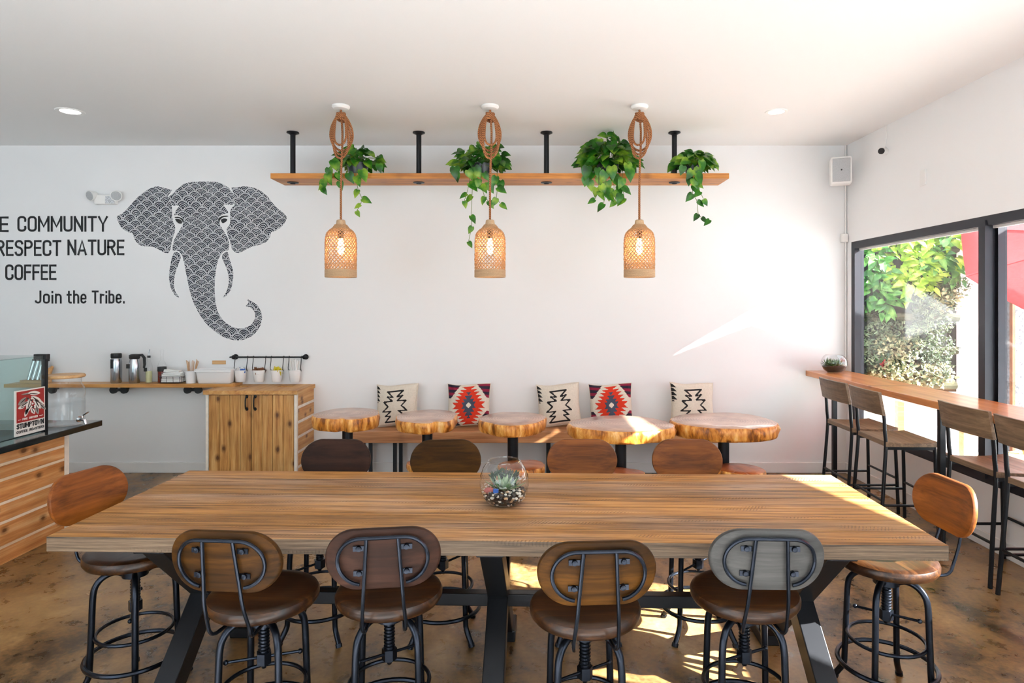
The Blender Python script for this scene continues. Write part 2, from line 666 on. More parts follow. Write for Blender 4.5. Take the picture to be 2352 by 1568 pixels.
def rope_mat():
    m = NT('twisted_rope')
    v = m.coord((1, 1, 1))
    wv = m.n('ShaderNodeTexWave', wave_type='BANDS', bands_direction='DIAGONAL')
    m.l(v, wv.inputs['Vector'])
    wv.inputs['Scale'].default_value = 38
    wv.inputs['Distortion'].default_value = 1.0
    col = m.ramp(wv.outputs['Fac'], [(.1, srgb(112, 66, 38)), (.6, srgb(176, 116, 72))])
    m.l(col, m.b.inputs['Base Color'])
    m.set(Roughness=.9)
    m.bump(wv.outputs['Fac'], .7, .006)
    return m.mat


M['rope'] = rope_mat()


def slab_mat():
    m = NT('log_slice_top')
    tc = m.n('ShaderNodeTexCoord')
    oi = m.n('ShaderNodeObjectInfo')
    wv = m.n('ShaderNodeTexWave', wave_type='RINGS', rings_direction='Z')
    m.l(tc.outputs['Object'], wv.inputs['Vector'])
    wv.inputs['Scale'].default_value = 16
    wv.inputs['Distortion'].default_value = 4
    wv.inputs['Detail'].default_value = 3
    wv.inputs['Detail Scale'].default_value = 1.2
    n = m.noise(m.coord(), 6, 4)
    k = m.math('ADD', m.math('MULTIPLY', wv.outputs['Fac'], .13), m.math('MULTIPLY', n, .87))
    col = m.ramp(k, [(.32, srgb(142, 106, 88)), (.52, srgb(180, 142, 120)), (.72, srgb(206, 172, 148))])
    m.l(col, m.b.inputs['Base Color'])
    m.set(Roughness=.3)
    m.b.inputs['Coat Weight'].default_value = .3
    return m.mat


M['slab'] = slab_mat()
M['slab_red'] = wood('log_stool_top', (150, 74, 34), (190, 104, 54), (212, 134, 80), 'X', .35, .5, .3, .05, .25)


def bark_mat():
    m = NT('log_slice_rim')
    n = m.noise(m.coord((1, 1, .25)), 22, 4, .6)
    col = m.ramp(n, [(.34, srgb(120, 66, 18)), (.46, srgb(196, 122, 44)), (.6, srgb(232, 172, 88)), (.75, srgb(246, 214, 160))])
    m.l(col, m.b.inputs['Base Color'])
    m.set(Roughness=.4)
    m.bump(n, .5, .01)
    return m.mat


M['bark'] = bark_mat()
M['cream'] = plain('cream_weave', (216, 207, 192), .95, noise=.06, bump=.3, bscale=260)
M['yarn_black'] = plain('black_yarn', (26, 24, 26), .95)
M['yarn_red'] = plain('red_yarn', (208, 52, 26), .95)
M['yarn_slate'] = plain('slate_yarn', (66, 74, 92), .95)
M['yarn_wine'] = plain('wine_yarn', (134, 24, 54), .95)
M['yarn_navy'] = plain('navy_yarn', (36, 28, 46), .95)
M['pebble_w'] = plain('white_pebble', (222, 214, 202), .4, noise=.15)
M['pebble_t'] = plain('tan_pebble', (176, 142, 108), .4, noise=.2)
M['pebble_d'] = plain('dark_pebble', (44, 46, 48), .35, noise=.3)
M['succulent'] = leafmat('succulent_leaf', (80, 112, 74), (132, 164, 118), (196, 212, 176), .4, .15, 20)
M['succ_dark'] = leafmat('dark_succulent_leaf', (34, 54, 44), (58, 84, 62), (92, 70, 70), .4, .1, 20)
M['blue'] = plain('blue_tag', (48, 96, 176), .4)
M['amber'] = plain('amber_syrup', (110, 22, 8), .1)
M['oil'] = plain('pale_oil', (204, 206, 160), .1)
M['yellow'] = plain('yellow_packet', (214, 196, 40), .5)
M['brown'] = plain('brown_packet', (124, 78, 48), .6)
M['stick'] = plain('birch_stick', (206, 166, 128), .7, noise=.1)
M['poster_red'] = plain('poster_red', (158, 32, 30), .5)
M['poster_white'] = plain('poster_white', (232, 228, 222), .5)
M['poster_grey'] = plain('poster_grey', (150, 146, 140), .5)
M['poster_dark'] = plain('poster_dark', (50, 36, 36), .5)
# ------------------------------------------------------------------ the room
XL, XR, YB, YF, ZC = -5.5, 3.02, 6.15, -3.0, 3.12
W1A, W1B, W2A, W2B = 3.2, 6.056, 1.75, 2.95     # the right wall's window and the added, unseen one
WZ0, WZ1, WZS = .42, 2.19, 1.02
b = MB().box(XL - .2, XR + .15, YF - .2, YB + .2, -.12, 0)
struct(b.build('floor', M['floor']))
struct(MB().box(XL, XR, YF, 1.95, .0005, .004).build('floor_bounce', plain('pale_bounce_floor', (194, 194, 194), .5, noise=.05)))  # unseen pale floor by the camera, added to bounce daylight to the ceiling
b = MB().box(XL - .2, XR + .15, YF - .2, YB + .2, ZC, ZC + .12)
struct(b.build('ceiling', M['ceiling']))
struct(MB().box(XL - .2, XR + .15, YB, YB + .2, 0, ZC).build('wall_back', M['wall']))
struct(MB().box(XL - .2, XL, YF, YB, 0, ZC).build('wall_left', M['wall']))
w = MB()
X0, X1 = XR, XR + .09
w.box(X0, X1, W1B, YB, 0, ZC)
w.box(X0, X1, W1A, W1B, 0, WZ0)
w.box(X0, X1, W1A, W1B, WZ1, ZC)
w.box(X0, X1, W2B, W1A, 0, ZC)
w.box(X0, X1, W2A, W2B, 0, WZS)
w.box(X0, X1, W2A, W2B, WZ1, ZC)
w.box(X0, X1, .2, W2A, 0, ZC)
w.box(X0, X1, -2.6, .2, 0, .4)
w.box(X0, X1, -2.6, .2, 2.65, ZC)
w.box(X0, X1, YF, -2.6, 0, ZC)
struct(w.build('wall_right', M['wall'], recalc=False))
w = MB()
w.box(XL, XR + .15, YF - .2, YF, 2.8, ZC)
w.box(XL, XR + .15, YF - .2, YF, 0, .4)
for x, x2 in ((XL, -4.6), (-1.6, XR + .15)):
    w.box(x, x2, YF - .2, YF, .4, 2.8)
struct(w.build('wall_front', M['wall'], recalc=False))
struct(MB().box(XL, XR, YB - .015, YB, 0, .10).build('baseboard_back', M['trim'], bevel=.004))
struct(MB().box(XR - .015, XR, 1.0, YB - .015, 0, .10).build('baseboard_right', M['trim'], bevel=.004))

# window 1, beside the stools
FX0, FX1 = XR + .002, XR + .088
fr = MB()
fr.box(FX0, FX1, W1A, W1B, WZ1 - .065, WZ1)
fr.box(FX0, FX1, W1A, W1B, WZ0, WZ0 + .075)
fr.box(FX0, FX1, W1B - .062, W1B, WZ0 + .075, WZ1 - .065)
fr.box(FX0, FX1, W1A, W1A + .06, WZ0 + .075, WZ1 - .065)
win1 = struct(fr.build('window_1', M['frame'], recalc=False))
mu = MB()
mu.box(FX0 - .012, FX1, 4.262, 4.325, WZ0 + .03, WZ1 - .03)
mu.box(FX1 - .03, FX1 + .03, 4.235, 4.35, WZ0 + .03, WZ1 - .03)
mu.build('mullion', M['frame'], win1, recalc=False)
bead = MB()
for za in (WZ0 + .075, WZ1 - .065 - .018):
    bead.box(FX1 - .045, FX1 - .03, W1A + .06, W1B - .062, za, za + .018)
bead.build('glazing_bead', M['trim'], win1, recalc=False)
for y0, y1 in ((4.325, W1B - .062), (W1A + .06, 4.262)):
    MB().box(FX1 - .03, FX1 - .024, y0, y1, WZ0 + .075, WZ1 - .065).build('pane', M['pane'], win1)
# window 2, out of view: added and sized to place the indoor sun patches
fr = MB()
fr.box(FX0, FX1, W2A, W2B, WZ1 - .065, WZ1)
fr.box(FX0, FX1, W2A, W2B, WZS, WZS + .06)
fr.box(FX0, FX1, W2A, W2A + .05, WZS + .06, WZ1 - .065)
fr.box(FX0, FX1, W2B - .05, W2B, WZS + .06, WZ1 - .065)
struct(fr.build('added_window', M['frame'], recalc=False))

# conduit and boxes on the right wall and in the corner
c = thing('cable_conduit', 'thin white cable conduit with junction box down the far right room corner', 'conduit', (XR - .012, YB - .012, 0))
MB().cyl((0, 0, 1.02), (0, 0, ZC - .002), .008, 8).build('tube', M['trim'], c)
MB().box(-.05, .006, -.04, .008, 2.195, 2.275).build('junction_box', M['white'], c, bevel=.006)

# loudspeaker in the corner
s = thing('loudspeaker', 'small white wall loudspeaker with grey grille high in the room corner', 'speaker', at(1931, 393, 5.92), R(-20))
MB().box(-.09, .09, -.06, .07, -.125, .125).build('cabinet', M['white'], s, bevel=.018)
g = MB().box(-.074, .074, -.068, -.0595, -.106, .106).build('grille', M['grey_grille'], s, bevel=.004)
MB().lathe([(0, -.074), (.007, -.074), (.007, -.069)], 12, xf=Matrix.Rotation(PI / 2, 4, 'X') @ Matrix.Scale(-1, 4, (0, 0, 1)) if False else Matrix(((1, 0, 0, 0), (0, 0, 1, 0), (0, 1, 0, 0), (0, 0, 0, 1)))).build('badge', M['black_matte'], g)
MB().beam((0, .07, 0), (.04, .16, 0), .03, .05).build('wall_mount', M['white'], s)

# security camera
s = thing('security_camera', 'small white security camera with a black lens on the right wall above the window', 'camera', at(2031, 350, 5.45))
xw = XR - s.location.x
MB().tube([(-.05, -.05, 0), (.05, .03, .012)], [.028, .028], 16).build('housing', M['white'], s)
MB().tube([(-.056, -.055, -.001), (-.049, -.049, 0)], [.026, .026], 16).build('lens', M['black_matte'], s)
MB().tube([(.05, .02, .01), (xw - .03, .03, .02), (xw - .012, .03, .02)], .008, 8).build('arm', M['white'], s)
MB().tube([(xw - .012, .03, .02), (xw - .001, .03, .02)], .035, 16).build('base', M['white'], s)
MB().tube([(xw - .006, .02, .04), (xw - .005, .0, .12), (xw - .005, .0, ZC - s.location.z)], .0045, 6).build('cable', M['trim'], s)
p = Vector((XR - .006, 4.94, 2.575))
tag(MB().box(-.006, .006, -.035, .035, -.06, .06).build('wall_plate', M['trim'], loc=p, bevel=.003), 'blank white cover plate on the right wall above the window', 'plate')

# recessed lights
M['lamp_disc'] = emitter('downlight_glow', (255, 250, 242), 22)
first = None
for (x, y, lab) in ((-3.61, 5.06, 'bright round recessed ceiling light over the painted slogan at left'), (1.94, 5.07, 'bright round recessed ceiling light near the loudspeaker corner')):
    if first is None:
        t = thing('downlight', lab, 'ceiling light', (x, y, ZC), 0, 'recessed ceiling lights')
        MB().lathe([(.07, .0), (.07, -.004), (.098, -.006), (.102, 0)], 40).build('trim_ring', M['white'], t)
        MB().lathe([(0, -.003), (.07, -.003)], 40).build('lamp', M['lamp_disc'], t)
        first = t
    else:
        dup(first, (x, y, ZC), 0, lab, scale=(.85, .85, 1))

# exit-sign style emergency light
t = thing('emergency_wall_lamp', 'white twin-head emergency light on the wall left of the elephant ear', 'emergency light', at(245, 459, 6.13))
MB().box(-.10, .10, -.035, .019, -.045, .045).build('body', M['white'], t, bevel=.008)
for sx in (-1, 1):
    h = MB().tube([(sx * .105, .0, .045), (sx * .125, -.055, .03)], [.038, .05], 18).build('lamp_head', M['white'], t)
    MB().tube([(sx * .1251, -.0552, .03), (sx * .127, -.060, .0285)], [.043, .04], 18).build('lens', M['grey_grille'], h)
st = plain('printed_sticker', (196, 200, 204), .6, noise=.35, bscale=300)
MB().box(.01, .098, -.0365, -.035, -.04, .03).build('sticker', st, t)

# ------------------------------------------------------------------ painted elephant
EY = YB - .0005
EC = at(460, 600, EY)


def ez(x, y):
    p = at(260 + x / 3.919, 400 + y / 3.919, EY)
    return (p.x - EC.x, p.z - EC.z)


def smooth_poly(pts, it=1):
    """round a traced outline once (corner cutting), keeping its first point"""
    for _ in range(it):
        out = []
        n = len(pts)
        for i in range(n):
            a, b_ = pts[i], pts[(i + 1) % n]
            out.append((a[0] * .8 + b_[0] * .2, a[1] * .8 + b_[1] * .2))
            out.append((a[0] * .2 + b_[0] * .8, a[1] * .2 + b_[1] * .8))
        pts = out
    return pts


E_L = [(32, 375), (75, 360), (120, 320), (190, 240), (240, 190), (300, 145), (350, 118), (400, 108), (450, 120), (490, 132), (532, 142), (515, 165), (488, 205), (515, 248), (528, 285), (531, 330), (529, 370), (535, 420), (560, 470), (555, 520), (530, 590), (520, 650), (510, 690), (487, 718), (440, 695), (390, 665), (340, 650), (290, 650), (240, 640), (200, 600), (180, 550), (178, 530), (130, 520), (80, 490), (45, 430)]
E_R = [(1060, 118), (1100, 120), (1180, 108), (1260, 118), (1330, 150), (1390, 200), (1430, 255), (1480, 310), (1530, 345), (1565, 385), (1550, 430), (1510, 480), (1460, 510), (1420, 520), (1415, 560), (1380, 610), (1320, 635), (1250, 650), (1190, 680), (1130, 712), (1090, 700), (1062, 660), (1056, 610), (1035, 560), (1017, 500), (1050, 450), (1057, 400), (1050, 340), (1062, 310), (1096, 275), (1090, 220), (1086, 175)]
E_H = [(538, 178), (560, 150), (600, 115), (640, 85), (700, 70), (760, 66), (860, 66), (940, 70), (990, 90), (1040, 120), (1060, 150), (1084, 178), (1088, 225), (1092, 274), (978, 271), (958, 236), (995, 285), (1028, 325), (1038, 355), (985, 358), (946, 388), (950, 430), (975, 480), (1005, 530), (1030, 570), (1045, 620), (1040, 685), (1000, 690), (970, 720), (945, 770), (925, 850), (915, 950), (912, 1050), (920, 1150), (940, 1240), (985, 1310), (1050, 1365), (1130, 1390), (1200, 1380), (1250, 1350), (1280, 1290), (1275, 1240), (1240, 1200), (1190, 1190), (1220, 1155), (1205, 1122), (1260, 1150), (1300, 1180), (1335, 1240), (1342, 1300), (1320, 1380), (1260, 1450), (1180, 1490), (1100, 1497), (1000, 1470), (920, 1420), (840, 1350), (770, 1250), (720, 1150), (690, 1050), (670, 960), (655, 880), (640, 800), (625, 740), (600, 700), (570, 685), (537, 695), (535, 650), (545, 600), (570, 550), (600, 500), (630, 450), (637, 410), (610, 380), (575, 365), (548, 372), (565, 325), (600, 282), (532, 284), (519, 247), (492, 205)]
E_TL = [(570, 695), (600, 715), (610, 750), (590, 800), (565, 870), (550, 930), (545, 1000), (560, 1060), (600, 1112), (560, 1095), (520, 1030), (503, 950), (505, 880), (515, 810), (530, 750), (545, 710)]
E_TR = [(1000, 705), (1030, 695), (1040, 740), (1060, 800), (1080, 870), (1080, 950), (1060, 1040), (1020, 1095), (985, 1112), (1020, 1060), (1040, 990), (1042, 930), (1030, 870), (1000, 800), (975, 740)]
mur = thing('elephant_wall_art', 'dark elephant head painted on the white wall in a scalloped arc pattern', 'mural', (EC.x, EY, EC.z))


def paint(pts, name, mat, parent, y=0.0, rounds=1):
    q = [ez(*p) for p in (smooth_poly(pts, rounds) if rounds else pts)]
    return MB().prism(q, y - .0015, y, 0).build(name, mat, parent)


paint(E_L, 'ear', M['scallop'], mur)
paint(E_R, 'ear', M['scallop'], mur)
hd = paint(E_H, 'head', M['scallop'], mur)
paint(E_TL, 'tusk', M['scallop'], mur)
paint(E_TR, 'tusk', M['scallop'], mur)
for pts in ([(555, 400), (600, 403), (622, 425), (618, 445), (592, 444), (572, 428)], [(968, 408), (1000, 396), (1030, 404), (1020, 425), (992, 442), (978, 436)]):
    paint(pts, 'eye', M['black_paint'], hd, -.0016)
for pts in ([(550, 385), (590, 382), (625, 398), (636, 420), (628, 440), (622, 415), (598, 396), (560, 394)], [(948, 395), (985, 374), (1035, 372), (1037, 382), (990, 386), (960, 412), (958, 440), (948, 420)]):
    paint(pts, 'brow', M['black_paint'], hd, -.0016)

# ------------------------------------------------------------------ painted slogan, drawn stroke by stroke


def arc(cx, cy, rx, ry, a0, a1, n=5):
    return [(cx + rx * math.cos(R(a0 + (a1 - a0) * i / n)), cy + ry * math.sin(R(a0 + (a1 - a0) * i / n))) for i in range(n + 1)]


def rrect(x0, y0, x1, y1, r):
    return arc(x1 - r, y1 - r, r, r, 0, 90) + arc(x0 + r, y1 - r, r, r, 90, 180) + arc(x0 + r, y0 + r, r, r, 180, 270) + arc(x1 - r, y0 + r, r, r, 270, 360)


r_ = .2
W_ = .5
GL = {
    'H': (W_, [[(0, 0), (0, 1)], [(W_, 0), (W_, 1)], [(0, .5), (W_, .5)]]),
    'E': (.42, [[(.42, 0), (0, 0), (0, 1), (.42, 1)], [(0, .51), (.38, .51)]]),
    'F': (.42, [[(0, 0), (0, 1), (.42, 1)], [(0, .5), (.38, .5)]]),
    'T': (.5, [[(0, 1), (.5, 1)], [(.25, 0), (.25, 1)]]),
    'I': (.0, [[(0, 0), (0, 1)]]),
    'N': (.52, [[(0, 0), (0, 1)], [(.02, .95), (.5, .05)], [(.52, 0), (.52, 1)]]),
    'M': (.68, [[(0, 0), (0, 1)], [(.02, .95), (.34, .3), (.66, .95)], [(.68, 1), (.68, 0)]]),
    'Y': (.56, [[(0, 1), (.28, .45), (.56, 1)], [(.28, .45), (.28, 0)]]),
    'A': (.56, [[(0, 0), (.28, 1), (.56, 0)], [(.1, .27), (.46, .27)]]),
    'W': (.8, [[(0, 1), (.2, 0), (.4, .8), (.6, 0), (.8, 1)]]),
    'C': (W_, [arc(W_ - r_, 1 - r_, r_, r_, -20, 90) + arc(r_, 1 - r_, r_, r_, 90, 180) + arc(r_, r_, r_, r_, 180, 270) + arc(W_ - r_, r_, r_, r_, 270, 380)]),
    'U': (W_, [[(0, 1)] + arc(r_, r_, r_, r_, 180, 270) + arc(W_ - r_, r_, r_, r_, 270, 360) + [(W_, 1)]]),
    'O': (W_, [rrect(0, 0, W_, 1, r_) + ['closed']]),
    'S': (.48, [arc(.28, .8, .2, .2, 10, 90) + arc(.2, .78, .2, .22, 90, 260) + [(.26, .53)] + arc(.28, .26, .2, .26, 80, -90) + arc(.2, .2, .2, .2, 270, 190)]),
    'P': (.48, [[(0, 0), (0, 1)] + arc(.26, .76, .22, .24, 90, -90, 8) + [(0, .52)]]),
    'R': (.5, [[(0, 0), (0, 1)] + arc(.26, .76, .22, .24, 90, -90, 8) + [(0, .52)], [(.22, .52), (.5, 0)]]),
    'J': (.4, [[(.4, 1)] + arc(.2, .2, .2, .2, 0, -160, 8)]),
    'o': (.42, [rrect(0, 0, .42, .72, .17) + ['closed']]),
    'i': (0, [[(0, 0), (0, .62)], [(0, .93), (0, .97)]]),
    'n': (.42, [[(0, 0), (0, .72)], [(0, .5)] + arc(.21, .51, .21, .21, 170, 0, 8) + [(.42, 0)]]),
    't': (.3, [[(.1, .98)] + arc(.26, .16, .16, .16, 180, 280, 5), [(-.04, .7), (.28, .7)]]),
    'h': (.42, [[(0, 0), (0, 1.02)], [(0, .5)] + arc(.21, .51, .21, .21, 170, 0, 8) + [(.42, 0)]]),
    'e': (.42, [[(0, .36), (.42, .36)] + arc(.21, .51, .21, .21, 0, 180, 8) + arc(.21, .2, .21, .2, 180, 330, 8)]),
    'r': (.26, [[(0, 0), (0, .72)], [(0, .46)] + arc(.2, .5, .2, .2, 170, 70, 5)]),
    'b': (.42, [[(0, 0), (0, 1.02)], rrect(0, 0, .42, .72, .17) + ['closed']]),
    '.': (.02, [[(0.01, 0), (0.01, .05)]]),
}


def ribbon(mb, pts, closed, w, xf, mat=0):
    """flat stroke of width w in the x-z plane"""
    pts = [Vector(p) for p in pts]
    q = [pts[0]]
    for p in pts[1:]:
        if (p - q[-1]).length > 1e-4:
            q.append(p)
    if closed and (q[0] - q[-1]).length < 1e-4:
        q.pop()
    n = len(q)
    L, Rr = [], []
    for i in range(n):
        if closed:
            a, c_ = q[i - 1], q[(i + 1) % n]
        else:
            a, c_ = q[max(i - 1, 0)], q[min(i + 1, n - 1)]
        d0 = (q[i] - a).normalized() if (q[i] - a).length > 1e-6 else None
        d1 = (c_ - q[i]).normalized() if (c_ - q[i]).length > 1e-6 else None
        d0 = d0 or d1
        d1 = d1 or d0
        nn = Vector((-d0.y - d1.y, d0.x + d1.x))
        if nn.length < 1e-4:
            nn = Vector((-d1.y, d1.x))
        nn.normalize()
        k = max(.8, nn.dot(Vector((-d1.y, d1.x))))
        L.append(q[i] + nn * w / 2 / k)
        Rr.append(q[i] - nn * w / 2 / k)
    vs = [(p.x, 0, p.y) for p in L] + [(p.x, 0, p.y) for p in Rr]
    m_ = n if closed else n - 1
    mb.add([xf(*v) for v in vs], [(i, (i + 1) % n, n + (i + 1) % n, n + i) for i in range(m_)], mat)


def write(mb, word, x0, x1, z0, cap, stroke, y=0.0, gap=.26, mat=0, fn=None):
    """word between x0 and x1 (outer edges), baseline z0, cap height cap"""
    ws = [GL[c][0] for c in word]
    tot = sum(ws) + gap * (len(word) - 1)
    st = stroke / cap
    h = cap - stroke if True else cap
    sx = (x1 - x0 - stroke) / tot if tot > 0 else 1
    x = x0 + stroke / 2
    for c_, w_ in zip(word, ws):
        for lay_, pl in enumerate(GL[c_][1]):
            yl = y - .00012 * lay_
            closed = pl[-1] == 'closed'
            pts = [p for p in pl if p != 'closed']
            f2 = [(x + p[0] * sx, z0 + stroke / 2 * (1 if len(pts) > 0 else 1) + p[1] * h) for p in pts]
            # straight stems run to the full height
            if not closed:
                for e, nb in ((0, 1), (-1, -2)):
                    d = Vector(f2[e]) - Vector(f2[nb])
                    if d.length > 1e-6:
                        f2[e] = tuple(Vector(f2[e]) + d.normalized() * stroke / 2)
            g = fn or (lambda a, b2, c2: (a, yl, c2))
            ribbon(mb, f2, closed, stroke, g, mat)
        x += (w_ + gap) * sx


TC = at(150, 600, EY)
sl = thing('wall_lettering', 'black painted slogan lettering on the white wall left of the elephant', 'lettering', (TC.x, EY - .001, TC.z))


def tx(px, py):
    p = at(px, py, EY)
    return p.x - TC.x, p.z - TC.z


for words in ([('THE', -55, 20, 533, 36), ('COMMUNITY', 40, 248, 532, 36)],
              [('RESPECT', -9, 141, 588, 37), ('NATURE', 155, 286, 586, 36)],
              [('COFFEE', 12, 130, 643, 36)],
              [('Join', 80, 142, 697, 30), ('the', 154, 199, 697, 30), ('Tribe.', 211, 287, 697, 30)]):
    for (wd, xa, xb, yb, cp) in words:
        b = MB()
        za = tx(0, yb)[1]
        cap = cp * EY / F
        write(b, wd, tx(xa, 0)[0], tx(xb, 0)[0], za, cap, (5.0 if cp > 32 else 4.3) * EY / F, gap=.24 if cp > 32 else .3)
        b.build('word', M['black_paint'], sl, recalc=False)
# ------------------------------------------------------------------ the long table
def stadium(w, h, n=16, r=None):
    r = h / 2 if r is None else r
    pts = []
    for (cx, cz, a) in ((w / 2 - r, h / 2 - r, 0), (-w / 2 + r, h / 2 - r, 90), (-w / 2 + r, -h / 2 + r, 180), (w / 2 - r, -h / 2 + r, 270)):
        for i in range(n + 1):
            t = R(a + 90 * i / n)
            pts.append((cx + r * math.cos(t), cz + r * math.sin(t)))
    return pts


def plate(outline, th, bend=lambda x, z: 0.0, edge=.006):
    """upright plate in the x-z plane, thickness along y, soft edges, bent by bend(x, z)"""
    mb = MB()
    n = len(outline)
    rings = []
    mx = max(abs(p[0]) for p in outline)

    def ring(k, y, inset=0.0):
        vs = []
        for (x, z) in outline:
            l = math.hypot(x, z)
            s_ = k * max(0, (l - inset)) / l
            vs.append((x * s_, y + bend(x * s_, z * s_), z * s_))
        return vs
    h = th / 2
    for (k, y, ins) in ((.35, -h, 0), (.7, -h, 0), (1, -h, edge * 1.2), (1, -h + edge * .3, edge * .35), (1, -h + edge, 0), (1, h - edge, 0), (1, h - edge * .3, edge * .35), (1, h, edge * 1.2), (.7, h, 0), (.35, h, 0)):
        rings.append(ring(k, y, ins))
    vs = [v for r_ in rings for v in r_]
    fs = []
    for a in range(len(rings) - 1):
        for i in range(n):
            j = (i + 1) % n
            fs.append((a * n + i, a * n + j, (a + 1) * n + j, (a + 1) * n + i))
    c0 = len(vs)
    vs.append((0, -h + bend(0, 0), 0))
    vs.append((0, h + bend(0, 0), 0))
    L = (len(rings) - 1) * n
    for i in range(n):
        j = (i + 1) % n
        fs.append((c0, j, i))
        fs.append((c0 + 1, L + i, L + j))
    mb.add(vs, fs, 0, True)
    return mb


TL, TD, TH = 3.22, .937, .76
tbl = thing('trestle_table', 'long weathered wood communal table on black crossed trestle legs', 'table', (-.133, 2.761, 0), R(-1.58))
b = MB()
nb = 7
for i in range(nb):
    y0 = -TD / 2 + TD * i / nb
    b.box(-TL / 2, TL / 2, y0 + .0006, y0 + TD / nb - .0006, TH - .055, TH)
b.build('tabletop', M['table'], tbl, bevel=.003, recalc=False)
for x in (-1.265, 0, 1.265):
    a = MB()
    a.beam((x, -.36, TH - .055), (x, .36, .05), .09, .085, (1, 0, 0)).box(x - .05, x + .05, -.43, -.22, TH - .075, TH - .0555)
    lg = a.build('trestle', M['black_metal'], tbl, bevel=.004)
    a = MB().beam((x + .0005, .36, TH - .055), (x + .0005, -.36, .05), .088, .0845, (1, 0, 0)).box(x - .05, x + .05, .22, .43, TH - .075, TH - .0555)
    a.build('crossed_leg', M['black_metal'], lg, bevel=.004)
    for sy in (-1, 1):
        MB().box(x - .055, x + .055, sy * .38 - .085, sy * .38 + .085, 0, .055).build('foot', M['black_metal'], lg, bevel=.006)
MB().box(-1.31, 1.31, -.026, .026, .32, .372).build('stretcher', M['black_metal'], tbl, bevel=.004)
MB().box(-1.35, 1.35, -.03, .03, TH - .085, TH - .0555).build('top_rail', M['black_metal'], tbl, bevel=.004)

# ------------------------------------------------------------------ the round-backed industrial stools


